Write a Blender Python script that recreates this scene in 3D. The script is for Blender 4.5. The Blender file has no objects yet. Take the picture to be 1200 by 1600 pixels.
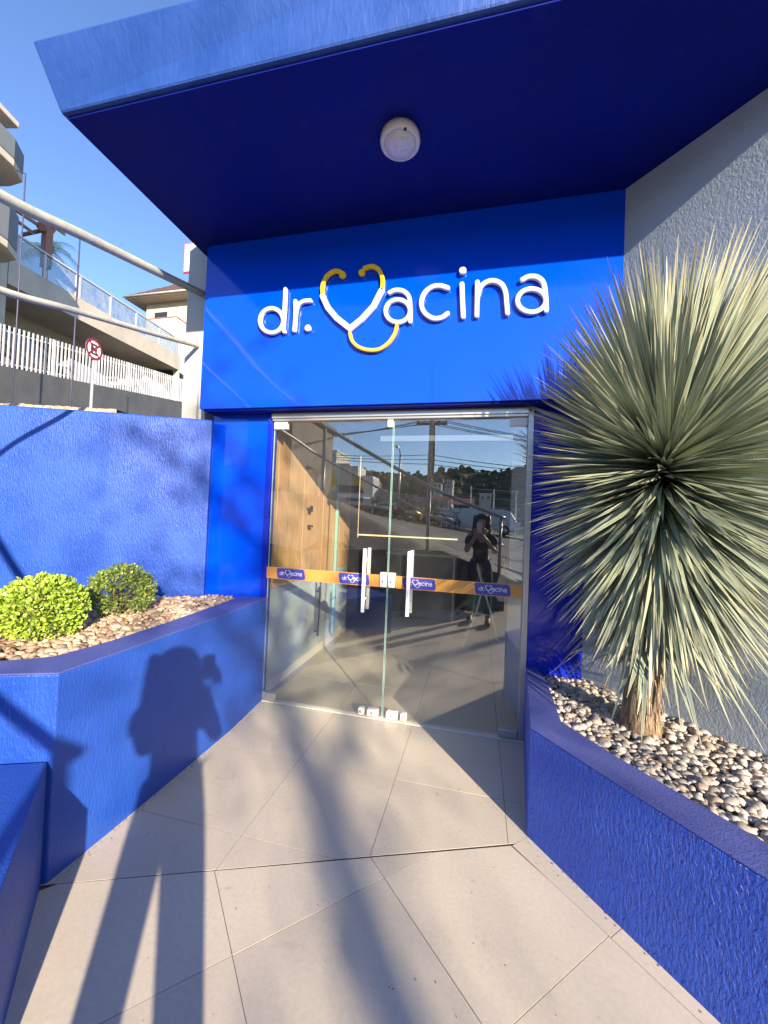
import bpy, bmesh, math, random
from mathutils import Vector, Matrix, noise
random.seed(7)
PI = math.pi
S = bpy.context.scene
COL = S.collection
# ------------------------------------------------------------------ camera, world, sun, exposure
FPX, PITCH, ROLL, YAW, EYE = 621.1, .02013, .04075, .2329, 1.45
_f = Vector((-math.sin(YAW)*math.cos(PITCH), math.cos(YAW)*math.cos(PITCH), math.sin(PITCH)))
_r = Vector((math.cos(YAW), math.sin(YAW), 0)); _u = _r.cross(_f)
CR = math.cos(ROLL)*_r + math.sin(ROLL)*_u
CU = -math.sin(ROLL)*_r + math.cos(ROLL)*_u
CF = _f
cam_data = bpy.data.cameras.new('camera'); cam = bpy.data.objects.new('camera', cam_data); COL.objects.link(cam)
M = Matrix((CR, CU, -CF)).transposed().to_4x4(); M.translation = Vector((0, 0, EYE)); cam.matrix_world = M
cam_data.sensor_fit = 'VERTICAL'; cam_data.sensor_height = 36; cam_data.lens = 36*FPX/1600
cam_data.clip_start = .01; cam_data.clip_end = 2000
S.camera = cam
SUN_EL = math.radians(18.3); SUN_AZ = math.atan2(.594, -.804)
world = bpy.data.worlds.new('World'); S.world = world; world.use_nodes = True
wn = world.node_tree.nodes; wl = world.node_tree.links
sky = wn.new('ShaderNodeTexSky'); sky.sky_type = 'NISHITA'; sky.sun_disc = False
sky.sun_elevation = SUN_EL; sky.sun_rotation = SUN_AZ; sky.altitude = 600; sky.air_density = 1.0; sky.dust_density = .3; sky.ozone_density = 2.2
_sat = wn.new('ShaderNodeHueSaturation'); _sat.inputs['Hue'].default_value = .512; _sat.inputs['Saturation'].default_value = 1.12; _sat.inputs['Value'].default_value = 1.15
bgn = wn['Background']; wl.new(sky.outputs[0], _sat.inputs['Color']); wl.new(_sat.outputs[0], bgn.inputs[0]); bgn.inputs[1].default_value = .11
sun_data = bpy.data.lights.new('sun', 'SUN'); sun_data.energy = 5.0; sun_data.angle = math.radians(.6); sun_data.color = (1, .83, .62)
sun = bpy.data.objects.new('sun', sun_data); COL.objects.link(sun)
SUNV = Vector((math.sin(SUN_AZ)*math.cos(SUN_EL), math.cos(SUN_AZ)*math.cos(SUN_EL), math.sin(SUN_EL)))
sun.rotation_euler = SUNV.to_track_quat('Z', 'Y').to_euler()
S.view_settings.view_transform = 'Standard'; S.view_settings.look = 'None'; S.view_settings.gamma = 1
S.view_settings.exposure = 1.5
S.view_settings.use_curve_mapping = False
S.cycles.max_bounces = 10; S.cycles.transparent_max_bounces = 16; S.cycles.glossy_bounces = 5

# ------------------------------------------------------------------ survey helpers: a sight line met with a real surface
def ray(px, py): return ((px-600)*CR - (py-800)*CU)/FPX + CF
O = Vector((0, 0, EYE))
def at_z(px, py, z): d = ray(px, py); return O + d*((z-EYE)/d.z)
def at_y(px, py, y): d = ray(px, py); return O + d*(y/d.y)
def at_d(px, py, dep): return O + ray(px, py)*dep
def mir(px, py, y, Y=2.86):
    d = ray(px, py); v = O + d*((2*Y-y)/d.y); v.y = y; return v

# ------------------------------------------------------------------ mesh helpers
class MB:
    def __init__(s): s.v = []; s.f = []; s.sm = []
    def add(s, vs, fs, smooth=False):
        n = len(s.v); s.v += [Vector(v) for v in vs]
        for f in fs: s.f.append([i+n for i in f]); s.sm.append(smooth)
        return s
    def box(s, a, b, mat=None):
        x0, y0, z0 = a; x1, y1, z1 = b
        vs = [Vector(p) for p in ((x0,y0,z0),(x1,y0,z0),(x1,y1,z0),(x0,y1,z0),(x0,y0,z1),(x1,y0,z1),(x1,y1,z1),(x0,y1,z1))]
        if mat: vs = [mat @ v for v in vs]
        return s.add(vs, [(0,3,2,1),(4,5,6,7),(0,1,5,4),(1,2,6,5),(2,3,7,6),(3,0,4,7)])
    def prism(s, pts, z0, z1):
        n = len(pts)
        if callable(z1): top = [(p[0], p[1], z1(p)) for p in pts]
        else: top = [(p[0], p[1], z1) for p in pts]
        ar = sum(pts[i][0]*pts[(i+1) % n][1]-pts[(i+1) % n][0]*pts[i][1] for i in range(n))
        bot = [(p[0], p[1], z0) for p in pts]
        if ar < 0: bot.reverse(); top.reverse()
        return s.add(bot+top, [tuple(range(n))[::-1], tuple(range(n, 2*n))]+[(i, (i+1) % n, n+(i+1) % n, n+i) for i in range(n)])
    def tube(s, path, r, n=10, caps=True, smooth=True):
        path = [Vector(p) for p in path]; m = len(path)
        rr = r if isinstance(r, (list, tuple)) else [r]*m
        vs = []; up = None
        for i, p in enumerate(path):
            t = (path[min(i+1, m-1)]-path[max(i-1, 0)])
            if t.length < 1e-9: t = Vector((0, 0, 1))
            t.normalize()
            if up is None: up = Vector((0, 0, 1)) if abs(t.z) < .9 else Vector((0, 1, 0))
            a = t.cross(up)
            if a.length < 1e-4: a = t.cross(Vector((1, 0, 0)))
            a.normalize(); b = t.cross(a).normalized(); up = -b if up.dot(-b) > 0 else b
            a = t.cross(up).normalized(); b = a.cross(t)
            for k in range(n):
                an = 2*PI*k/n; vs.append(p+rr[i]*(math.cos(an)*a+math.sin(an)*b))
        fs = [(i*n+k, (i+1)*n+k, (i+1)*n+(k+1) % n, i*n+(k+1) % n) for i in range(m-1) for k in range(n)]
        n0 = len(s.v); s.add(vs, fs, smooth)
        if caps:
            s.f.append([n0+k for k in range(n)]); s.sm.append(False)
            s.f.append([n0+(m-1)*n+k for k in range(n)][::-1]); s.sm.append(False)
        return s
    def lathe(s, prof, n=32, mat=None, smooth=True):
        vs = []
        for (r, z) in prof:
            for k in range(n): vs.append(Vector((r*math.cos(2*PI*k/n), r*math.sin(2*PI*k/n), z)))
        if mat: vs = [mat @ v for v in vs]
        return s.add(vs, [(i*n+k, i*n+(k+1) % n, (i+1)*n+(k+1) % n, (i+1)*n+k) for i in range(len(prof)-1) for k in range(n)], smooth)
    def mesh(s, name, mat=None):
        me = bpy.data.meshes.new(name); me.from_pydata([tuple(v) for v in s.v], [], s.f)
        me.polygons.foreach_set('use_smooth', s.sm); 
        if mat: me.materials.append(mat)
        me.update(); return me
    def build(s, name, mat, parent=None, bevel=0, seg=2, fix=True):
        me = s.mesh(name, mat)
        if fix:
            bm = bmesh.new(); bm.from_mesh(me); bmesh.ops.recalc_face_normals(bm, faces=bm.faces); bm.to_mesh(me); bm.free()
        o = bpy.data.objects.new(name, me); COL.objects.link(o)
        if parent: put(o, parent)
        if bevel:
            m = o.modifiers.new('edge', 'BEVEL'); m.width = bevel; m.segments = seg; m.limit_method = 'ANGLE'; m.angle_limit = math.radians(35)
        return o
ROOTLOC = {}
def put(o, parent):
    o.parent = parent
    loc = Vector((0, 0, 0)); p = parent
    while p: loc += p.location; p = p.parent
    o.location = o.location - loc            # meshes are modelled in world coordinates
def tag(o, label=None, cat=None, group=None, kind=None):
    if label: o['label'] = label
    if cat: o['category'] = cat
    if group: o['group'] = group
    if kind: o['kind'] = kind
    return o
def thing(name, label, cat, loc=(0, 0, 0), group=None):
    o = bpy.data.objects.new(name, None); COL.objects.link(o); o.location = loc; o.empty_display_size = .1
    return tag(o, label, cat, group)
def inst(me, name, parent, M4):
    o = bpy.data.objects.new(name, me); COL.objects.link(o)
    o.matrix_basis = M4
    if parent: put(o, parent)
    return o
def clip(poly, pts_ccw):
    out = list(poly)
    for i in range(len(pts_ccw)):
        a = Vector(pts_ccw[i]); b = Vector(pts_ccw[(i+1) % len(pts_ccw)]); n = Vector((-(b-a).y, (b-a).x))
        inp = out; out = []
        for j in range(len(inp)):
            p = inp[j]; q = inp[(j+1) % len(inp)]; dp = (p-a).dot(n); dq = (q-a).dot(n)
            if dp >= 0: out.append(p)
            if dp*dq < 0: out.append(p+(q-p)*(dp/(dp-dq)))
        if not out: return []
    return out
def inside(p, poly):
    c = False; n = len(poly)
    for i in range(n):
        x1, y1 = poly[i][:2]; x2, y2 = poly[(i+1) % n][:2]
        if (y1 > p[1]) != (y2 > p[1]) and p[0] < (x2-x1)*(p[1]-y1)/(y2-y1)+x1: c = not c
    return c

# ------------------------------------------------------------------ materials
def mat(name, color, rough=.6, metal=0, spec=.5, emit=None, es=0, coat=0):
    m = bpy.data.materials.new(name); m.use_nodes = True
    b = m.node_tree.nodes['Principled BSDF']
    b.inputs['Base Color'].default_value = (*color, 1); b.inputs['Roughness'].default_value = rough; b.inputs['Metallic'].default_value = metal
    b.inputs['Specular IOR Level'].default_value = spec
    if coat: b.inputs['Coat Weight'].default_value = coat; b.inputs['Coat Roughness'].default_value = .03
    if emit: b.inputs['Emission Color'].default_value = (*emit, 1); b.inputs['Emission Strength'].default_value = es
    return m
def nodes(m): return m.node_tree.nodes, m.node_tree.links, m.node_tree.nodes['Principled BSDF']
def texco(m, scale=(1, 1, 1), rot=(0, 0, 0)):
    N, L, b = nodes(m); g = N.new('ShaderNodeNewGeometry'); mp = N.new('ShaderNodeMapping')
    mp.inputs['Scale'].default_value = scale; mp.inputs['Rotation'].default_value = rot
    L.new(g.outputs['Position'], mp.inputs[0]); return mp.outputs[0]
def objco(m, scale=(1, 1, 1)):
    N, L, b = nodes(m); g = N.new('ShaderNodeTexCoord'); mp = N.new('ShaderNodeMapping'); mp.inputs['Scale'].default_value = scale
    L.new(g.outputs['Object'], mp.inputs[0]); return mp.outputs[0]
def noise_n(m, co, scale, detail=4, rough=.5, dist=0):
    N, L, b = nodes(m); n = N.new('ShaderNodeTexNoise'); n.inputs['Scale'].default_value = scale; n.inputs['Detail'].default_value = detail
    n.inputs['Roughness'].default_value = rough; n.inputs['Distortion'].default_value = dist; L.new(co, n.inputs['Vector']); return n.outputs[0]
def ramp(m, fac, stops):
    N, L, b = nodes(m); r = N.new('ShaderNodeValToRGB'); e = r.color_ramp.elements
    while len(e) < len(stops): e.new(.5)
    for i, (p, c) in enumerate(stops): e[i].position = p; e[i].color = (*c, 1) if len(c) == 3 else c
    L.new(fac, r.inputs[0]); return r.outputs[0]
def mixc(m, fac, a, b_, mode='MIX'):
    N, L, b = nodes(m); x = N.new('ShaderNodeMix'); x.data_type = 'RGBA'; x.blend_type = mode
    for k, v in ((0, fac), (6, a), (7, b_)):
        if isinstance(v, (int, float)): x.inputs[k].default_value = v
        elif isinstance(v, tuple): x.inputs[k].default_value = (*v, 1)
        else: L.new(v, x.inputs[k])
    return x.outputs[2]
def bump(m, h, strength, dist=.01, prev=None):
    N, L, b = nodes(m); n = N.new('ShaderNodeBump'); n.inputs['Strength'].default_value = strength; n.inputs['Distance'].default_value = dist
    L.new(h, n.inputs['Height'])
    if prev: L.new(prev, n.inputs['Normal'])
    L.new(n.outputs[0], b.inputs['Normal']); return n.outputs[0]
def setc(m, out): m.node_tree.links.new(out, nodes(m)[2].inputs['Base Color'])
def setr(m, out): m.node_tree.links.new(out, nodes(m)[2].inputs['Roughness'])

def plaster(name, c1, c2, bscale=60, bs=.5, bd=.006, stretch=.28, rough=.5, spec=.5):
    m = mat(name, c1, rough, spec=spec)
    co = texco(m, (1, 1, stretch)); co2 = texco(m)
    n1 = noise_n(m, co, bscale, 3, .55, .6); n2 = noise_n(m, co2, 2.3, 5, .6); n3 = noise_n(m, co2, 180, 2)
    setc(m, mixc(m, ramp(m, n2, [(.3, c1), (.72, c2)]), (0, 0, 0), (0, 0, 0)) if False else ramp(m, n2, [(.3, c1), (.72, c2)]))
    _b = nodes(m)[2].inputs['Base Color'].links[0].from_socket; n4 = noise_n(m, texco(m, (1, 1, .22)), 9, 6, .75, .4)
    setc(m, mixc(m, ramp(m, n4, [(.56, (0, 0, 0)), (.74, (.24, .24, .24))]), _b, tuple(min(1, .6*c_+.035) for c_ in c2)))
    setr(m, ramp(m, n2, [(.3, (rough-.06,)*3), (.75, (min(1, rough+.14),)*3)]))
    p = bump(m, ramp(m, n1, [(.35, (0, 0, 0)), (.65, (1, 1, 1))]), bs, bd); bump(m, n3, .12, .002, p)
    return m
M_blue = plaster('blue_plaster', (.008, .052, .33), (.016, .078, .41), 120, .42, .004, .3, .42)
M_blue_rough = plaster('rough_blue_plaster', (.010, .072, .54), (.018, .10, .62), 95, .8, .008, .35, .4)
M_cap = plaster('worn_blue_cap', (.045, .068, .27), (.090, .108, .34), 120, .35, .003, 1, .6)
# wear specks on the cap
_n = noise_n(M_cap, texco(M_cap), 210, 2); _b = nodes(M_cap)[2].inputs['Base Color'].links[0].from_socket
setc(M_cap, mixc(M_cap, ramp(M_cap, _n, [(.66, (0, 0, 0)), (.72, (1, 1, 1))]), _b, (.02, .025, .12)))
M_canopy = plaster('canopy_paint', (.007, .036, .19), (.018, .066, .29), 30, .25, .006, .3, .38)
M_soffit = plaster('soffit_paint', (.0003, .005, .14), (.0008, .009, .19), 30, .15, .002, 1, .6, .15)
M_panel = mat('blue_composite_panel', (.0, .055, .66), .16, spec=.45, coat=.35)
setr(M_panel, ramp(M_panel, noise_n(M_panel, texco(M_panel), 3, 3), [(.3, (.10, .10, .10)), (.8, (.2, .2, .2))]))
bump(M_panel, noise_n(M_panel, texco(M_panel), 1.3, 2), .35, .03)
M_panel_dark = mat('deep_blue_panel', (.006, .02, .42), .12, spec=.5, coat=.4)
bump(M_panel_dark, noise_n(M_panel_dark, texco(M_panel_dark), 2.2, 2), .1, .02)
M_grey_wall = plaster('grey_plaster', (.30, .37, .44), (.38, .44, .50), 80, .28, .004, .6, .7)
M_white_pillar = mat('pillar_paint', (.40, .41, .38), .45); bump(M_white_pillar, noise_n(M_white_pillar, texco(M_white_pillar), 30, 3), .1, .003)
M_rail = mat('rail_paint', (.58, .60, .56), .35)
setc(M_rail, ramp(M_rail, noise_n(M_rail, texco(M_rail), 14, 5, .7), [(.3, (.25, .27, .24)), (.5, (.35, .37, .33)), (.78, (.40, .41, .37))]))
M_tile = mat('porcelain_tile', (.42, .38, .34), .42)
_co = texco(M_tile); _a = noise_n(M_tile, _co, 1.6, 5, .6, .4); _c = noise_n(M_tile, _co, 60, 4, .7)
_x = ramp(M_tile, _a, [(.3, (.48, .44, .36)), (.7, (.59, .54, .45))])
_y = mixc(M_tile, .35, _x, ramp(M_tile, _c, [(.3, (.40, .355, .29)), (.7, (.62, .555, .45))]), 'MIX')
_s = noise_n(M_tile, texco(M_tile, (1, 1, 1), (0, 0, .7)), 7, 8, .75, 1.2)
setc(M_tile, mixc(M_tile, ramp(M_tile, _s, [(.60, (0, 0, 0)), (.80, (.5, .5, .5))]), _y, (.22, .20, .18)))
_tl = M_tile.node_tree.links; _tb = nodes(M_tile)[2].inputs['Base Color'].links[0].from_socket; _oi = M_tile.node_tree.nodes.new('ShaderNodeObjectInfo')
_st = noise_n(M_tile, texco(M_tile), 14, 3, .5, .2)
_t2 = mixc(M_tile, ramp(M_tile, _st, [(.70, (0, 0, 0)), (.76, (.35, .35, .35))]), _tb, (.20, .165, .13))
setc(M_tile, mixc(M_tile, 1.0, _t2, ramp(M_tile, _oi.outputs['Random'], [(0, (.90, .90, .91)), (1, (1, 1, 1))]), 'MULTIPLY'))
setr(M_tile, ramp(M_tile, _a, [(.3, (.32, .32, .32)), (.7, (.5, .5, .5))])); bump(M_tile, _c, .06, .001)
_ti = M_tile.node_tree.nodes.new('ShaderNodeObjectInfo')
M_grout = mat('grout', (.05, .045, .04), .9)
M_white_plastic = mat('white_plastic', (.72, .71, .68), .35)
M_alu = mat('aluminium', (.55, .54, .52), .35, .75)
M_handle = mat('handle_white', (.80, .80, .80), .25)
M_chrome = mat('chrome', (.8, .8, .8), .12, 1.0)
M_black = mat('black_rubber', (.02, .02, .02), .6)
M_orange = mat('orange_film', (.62, .29, .07), .4)
M_label = mat('blue_violet_film', (.055, .06, .33), .35)
M_white_print = mat('white_print', (.75, .75, .78), .5)
M_letter = mat('letter_white', (.55, .56, .60), .35)
M_yellow = mat('letter_yellow', (.85, .55, .01), .35)
M_amber = mat('letter_amber', (.82, .42, .05), .35)
M_letter_side = mat('letter_side', (.55, .57, .62), .4)
def glass_mat(name, tint, ior=1.75, rough=.0, haze=.0):
    m = bpy.data.materials.new(name); m.use_nodes = True; N = m.node_tree.nodes; L = m.node_tree.links
    for n in list(N): N.remove(n)
    out = N.new('ShaderNodeOutputMaterial'); t = N.new('ShaderNodeBsdfTransparent'); g = N.new('ShaderNodeBsdfGlossy'); lw = N.new('ShaderNodeLayerWeight'); lw.inputs[0].default_value = .5; pw = N.new('ShaderNodeMath'); pw.operation = 'POWER'; pw.inputs[1].default_value = 5; fr = N.new('ShaderNodeMapRange'); L.new(lw.outputs['Facing'], pw.inputs[0]); L.new(pw.outputs[0], fr.inputs[0]); fr.inputs[3].default_value = ((ior-1)/(ior+1))**2; mx = N.new('ShaderNodeMixShader')
    t.inputs[0].default_value = (*tint, 1); g.inputs['Roughness'].default_value = rough; g.inputs[0].default_value = (.95, .97, 1, 1)
    L.new(fr.outputs[0], mx.inputs[0]); L.new(t.outputs[0], mx.inputs[1]); L.new(g.outputs[0], mx.inputs[2])
    last = mx.outputs[0]
    if haze:
        d = N.new('ShaderNodeBsdfDiffuse'); d.inputs[0].default_value = (.75, .75, .7, 1); m2 = N.new('ShaderNodeMixShader')
        geo = N.new('ShaderNodeNewGeometry'); nz = N.new('ShaderNodeTexNoise'); nz.inputs['Scale'].default_value = 3.5; nz.inputs['Detail'].default_value = 7; nz.inputs['Roughness'].default_value = .75
        mp = N.new('ShaderNodeMapping'); mp.inputs['Scale'].default_value = (1, 1, .6); L.new(geo.outputs['Position'], mp.inputs[0]); L.new(mp.outputs[0], nz.inputs['Vector'])
        rp = N.new('ShaderNodeMapRange'); rp.inputs[1].default_value = .35; rp.inputs[2].default_value = .8; rp.inputs[3].default_value = haze*.25; rp.inputs[4].default_value = haze*1.6
        L.new(nz.outputs[0], rp.inputs[0]); L.new(rp.outputs[0], m2.inputs[0]); L.new(last, m2.inputs[1]); L.new(d.outputs[0], m2.inputs[2]); last = m2.outputs[0]
    L.new(last, out.inputs[0]); return m
M_glass = glass_mat('door_glass', (.965, .985, .97), 2.25, 0, .014)
M_far_glass = glass_mat('balustrade_glass', (.62, .70, .72), 1.8, 0, .25)
M_edge_glass = mat('glass_edge', (.30, .50, .46), .2)
M_wood = mat('wood_panel', (.5, .3, .14), .45)
_n = noise_n(M_wood, texco(M_wood, (14, 14, .7)), 5, 6, .65, .5)
setc(M_wood, ramp(M_wood, _n, [(.28, (.36, .19, .085)), (.5, (.62, .37, .18)), (.75, (.74, .48, .26))]))
M_pale = mat('pale_wall', (.50, .58, .54), .5)
M_cream_in = mat('baseboard', (.70, .66, .56), .5)
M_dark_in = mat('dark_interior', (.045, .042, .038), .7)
M_desk = mat('desk_grey', (.16, .165, .17), .5)
M_desk_edge = mat('desk_edge', (.5, .5, .5), .4)
M_warm_glow = mat('warm_glow', (.9, .6, .3), .5, emit=(1, .62, .28), es=.9)
M_led2 = mat('led_pale', (.9, .8, .5), .5, emit=(.85, .8, .45), es=.6)
M_green = mat('green_cloth', (.03, .13, .085), .8)
M_bag = mat('white_bag', (.62, .60, .57), .6)
M_maroon = mat('maroon_seat', (.09, .02, .025), .6)

# ================================================================== FLOOR
TS = .587
def tile_field(parent, origin, ax, region, z0=-.02, z1=0, gap=.0012, rng=(-9, 10)):
    ax = Vector(ax).normalized(); ay = Vector((-ax.y, ax.x)); org = Vector(origin)
    for i in range(*rng):
        for j in range(*rng):
            g = gap
            q = [org+ax*(TS*i+g)+ay*(TS*j+g), org+ax*(TS*(i+1)-g)+ay*(TS*j+g), org+ax*(TS*(i+1)-g)+ay*(TS*(j+1)-g), org+ax*(TS*i+g)+ay*(TS*(j+1)-g)]
            q = clip(q, region)
            if len(q) < 3: continue
            area = abs(sum(q[k].x*q[(k+1) % len(q)].y-q[(k+1) % len(q)].x*q[k].y for k in range(len(q))))/2
            if area < .0008: continue
            dz = random.uniform(-.0006, .0006)
            MB().prism([tuple(p) for p in q], z0, z1+dz).build('tile', M_tile, parent)
pave = thing('pavement', None, None); tag(pave, kind='structure')
MB().prism([(-2.6, 1.9), (-1.6, .4), (-1.2, -1.6), (1.2, -2.9), (3.4, -1.5), (1.9, .5), (.6, 3.0), (-1.7, 3.0)], -.12, -.0016).build('screed', M_grout, pave)
# seam between the two tile layouts runs from D to C
Dp, Cp = Vector((-1.59, 1.214)), Vector((.201, 1.940))
sd = (Cp-Dp).normalized(); sn = Vector((-sd.y, sd.x))
tile_field(pave, (-.989, 1.642), (1, 0), [tuple(Dp+sn*.0016), tuple(Cp+sd*.2+sn*.0016), (.40, 2.84), (-1.62, 2.84)], rng=(-3, 4))
rd = Vector((.686, -.728)).normalized()
R0 = Vector((.201, 1.930)); R1 = R0+rd*4.6
tile_field(pave, (-.735-.7071*.0, 1.198), (.7071, .7071), [tuple(Dp-sn*.0016), (-1.75, .6), (-1.3, -1.4), (.9, -2.8), tuple(R1), tuple(R0-sn*.0016)][:6], rng=(-9, 10))
rn = Vector((-rd.y, rd.x))
e0 = (Vector((.51, 1.603))-R0).dot(rd)
cuts = [0, e0]+[e0+TS*k for k in range(1, 7)]
for a, b in zip(cuts, cuts[1:]):
    q = [R0+rd*(a+.0016)+rn*.0016, R0+rd*(b-.0016)+rn*.0016, R0+rd*(b-.0016)+rn*.14, R0+rd*(a+.0016)+rn*.14]
    MB().prism([tuple(p) for p in q], -.02, .0004).build('tile', M_tile, pave)
inner = thing('interior_floor', None, None); tag(inner, kind='structure')
MB().box((-2.15, 2.84, -.12), (2.2, 7.2, -.0016)).build('screed', M_grout, inner)
tile_field(inner, (-.989, 1.642), (1, 0), [(-2.1, 2.90), (1.2, 2.90), (1.2, 6.9), (-2.1, 6.9)], rng=(-6, 10))

gr = MB(); rg = random.Random(21)
for k in range(420):
    if k % 3 == 0: c = Vector((-1.555+abs(rg.gauss(0, .02)), rg.uniform(1.25, 2.8), .0008))
    elif k % 3 == 1: t_ = rg.uniform(0, 2.2); q_ = R0+rd*t_+rn*(.085-abs(rg.gauss(0, .02))); c = Vector((q_.x, q_.y, .0012))
    else: c = Vector((rg.uniform(-1.5, .4), rg.uniform(.7, 2.8), .0008))
    r_ = rg.uniform(.0012, .004 if k % 3 < 2 else .003); n_ = 5
    gr.add([c+Vector((math.cos(a*1.257)*r_*rg.uniform(.6, 1.2), math.sin(a*1.257)*r_*rg.uniform(.6, 1.2), 0)) for a in range(n_)]+[c+Vector((0, 0, r_*.6))], [(a, (a+1) % n_, n_) for a in range(n_)])
gt = gr.build('grit', mat('grit', (.13, .10, .07), .95), fix=False); tag(gt, kind='stuff')

# ================================================================== CLINIC BUILDING
YF = 2.72           # fascia face
ZB, ZS = 2.272, 3.605
clinic = thing('clinic_building', 'blue clinic entrance with deep canopy, glossy sign fascia and glass doors', 'building', (-.6, 2.86, 0))
# canopy: real slab with slightly flared upstand
def canopy():
    mb = MB()
    bot = [(-2.305, 1.65), (-.02, 1.655), (1.9, 1.65), (3.3, .2), (3.3, 4.5), (-2.305, 4.5)]
    mid = [(-2.385, 1.545), (-.02, 1.61), (1.9, 1.60), (3.4, .1), (3.4, 4.6), (-2.385, 4.6)]
    n = 6
    b = [(x, y, ZS) for x, y in bot]; t = [(x, y, ZS+.305) for x, y in mid]
    return mb.add(b+t, [tuple(range(n))[::-1], tuple(range(n, 2*n))]+[(i, (i+1) % n, n+(i+1) % n, n+i) for i in range(n)])
cn = canopy().build('canopy', M_canopy, clinic, bevel=.012, seg=2)
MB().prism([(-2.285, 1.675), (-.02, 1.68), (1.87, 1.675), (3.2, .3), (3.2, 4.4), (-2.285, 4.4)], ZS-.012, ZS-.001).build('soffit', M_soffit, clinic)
# fascia (boxed out over the doors)
MB().box((-2.165, YF, ZB), (.845, YF+.16, ZS-.013)).build('fascia_panel', M_panel, clinic, bevel=.003, seg=1)
MB().box((-2.20, YF+.012, ZB+.006), (-2.1665, YF+.16, ZS-.014)).build('fascia_return', M_panel, clinic, bevel=.002, seg=1)
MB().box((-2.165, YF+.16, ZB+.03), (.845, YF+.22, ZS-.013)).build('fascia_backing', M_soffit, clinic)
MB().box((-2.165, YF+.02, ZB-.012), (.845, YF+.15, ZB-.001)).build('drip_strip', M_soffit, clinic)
# recessed side panels beside the doors
MB().box((-2.17, 2.872, .62), (-1.655, 2.93, 2.42)).build('side_panel', M_panel, clinic, bevel=.002, seg=1)
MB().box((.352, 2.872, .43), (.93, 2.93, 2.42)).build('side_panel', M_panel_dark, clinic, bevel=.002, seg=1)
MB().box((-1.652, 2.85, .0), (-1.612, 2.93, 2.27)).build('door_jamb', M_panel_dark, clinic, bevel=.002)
MB().box((.312, 2.86, .0), (.35, 2.93, 2.27)).build('door_jamb', M_alu, clinic, bevel=.002)
MB().box((-1.61, 2.835, 2.195), (.311, 2.92, 2.262)).build('door_header', M_alu, clinic, bevel=.004)
MB().box((-1.61, 2.822, 2.214), (.311, 2.834, 2.25)).build('header_rail', M_alu, clinic, bevel=.002)
MB().box((-1.61, 2.842, -.003), (.35, 2.9, .004)).build('threshold', M_cream_in, clinic, bevel=.001)
# grey plaster wall running diagonally out to the right
wp0, wd = Vector((.848, 2.70)), Vector((.66, -.75)).normalized(); wn_ = Vector((-wd.y, wd.x))*-1
wn_ = Vector((-.75, -.66)).normalized()
back = -wn_*.25
q = [wp0-wd*.9, wp0+wd*5.2, wp0+wd*5.2+back, wp0-wd*.9+back]
MB().prism([tuple(p) for p in q], -.1, ZS-.0125).build('plaster_wall', M_grey_wall, clinic, bevel=.004)
MB().prism([tuple(wp0+wd*1.6-wn_*.02), tuple(wp0+wd*5.2-wn_*.02), tuple(wp0+wd*5.2+back*8), tuple(wp0+wd*1.6+back*8)], ZS+.31, ZS+.6).build('parapet', M_grey_wall, clinic)
# pillar behind the blue wall
MB().box((-2.60, 3.0, 0), (-2.36, 3.14, 3.86)).build('pillar', M_white_pillar, clinic, bevel=.006)
# rooms behind: side and back walls, ceiling
MB().prism([(-1.78, 2.94), (-1.64, 2.94), (-1.645, 5.0), (-1.78, 5.0)], 0, .84).build('lower_lining', M_pale, clinic, bevel=.002)
MB().prism([(-1.644, 2.935), (-1.63, 2.935), (-1.633, 4.95), (-1.646, 4.95)], 0, .085).build('baseboard', M_cream_in, clinic, bevel=.002)
yy = 2.94
for k, w in enumerate((.09, .52, .50, .55, .40)):
    MB().box((-1.70, yy+.002, .842), (-1.640, yy+w-.003, 2.75)).build('wood_panel', M_wood, clinic, bevel=.003)
    yy += w
MB().box((-1.712, 2.94, .842), (-1.702, 5.0, 2.75)).build('panel_backing', M_dark_in, clinic)
MB().box((-1.635, 4.42, .1), (-1.60, 4.46, 2.3)).build('glass_fin', M_edge_glass, clinic, bevel=.003)
MB().box((-1.64, 3.62, 1.52), (-1.59, 3.64, 1.54)).box((-1.60, 3.60, 1.50), (-1.59, 3.66, 1.56)).build('door_lock', M_black, clinic)
MB().tube([(-1.64, 3.66, 1.36), (-1.59, 3.66, 1.36), (-1.585, 3.60, 1.36)], .011, 8).build('latch', M_black, clinic)
MB().tube([(-1.60, 3.95, .2), (-1.60, 3.95, .72)], .009, 8).tube([(-1.64, 3.95, .25), (-1.60, 3.95, .25)], .007, 6).tube([(-1.64, 3.95, .67), (-1.60, 3.95, .67)], .007, 6).build('pull_bar', M_black, clinic)
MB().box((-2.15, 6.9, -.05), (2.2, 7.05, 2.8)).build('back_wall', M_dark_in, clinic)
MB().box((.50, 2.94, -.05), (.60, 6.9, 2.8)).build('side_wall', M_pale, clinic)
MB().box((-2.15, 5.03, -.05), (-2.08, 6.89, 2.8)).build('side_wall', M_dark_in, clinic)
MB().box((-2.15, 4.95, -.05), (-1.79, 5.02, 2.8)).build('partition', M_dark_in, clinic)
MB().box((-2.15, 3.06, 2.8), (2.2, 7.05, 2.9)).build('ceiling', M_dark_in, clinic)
MB().box((.352, 2.94, -.05), (.498, 3.05, 2.27)).build('glass_return', M_pale, clinic)
MB().box((-2.2, 2.95, 2.43), (.9, 3.05, 2.79)).build('lintel', M_dark_in, clinic)
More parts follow.
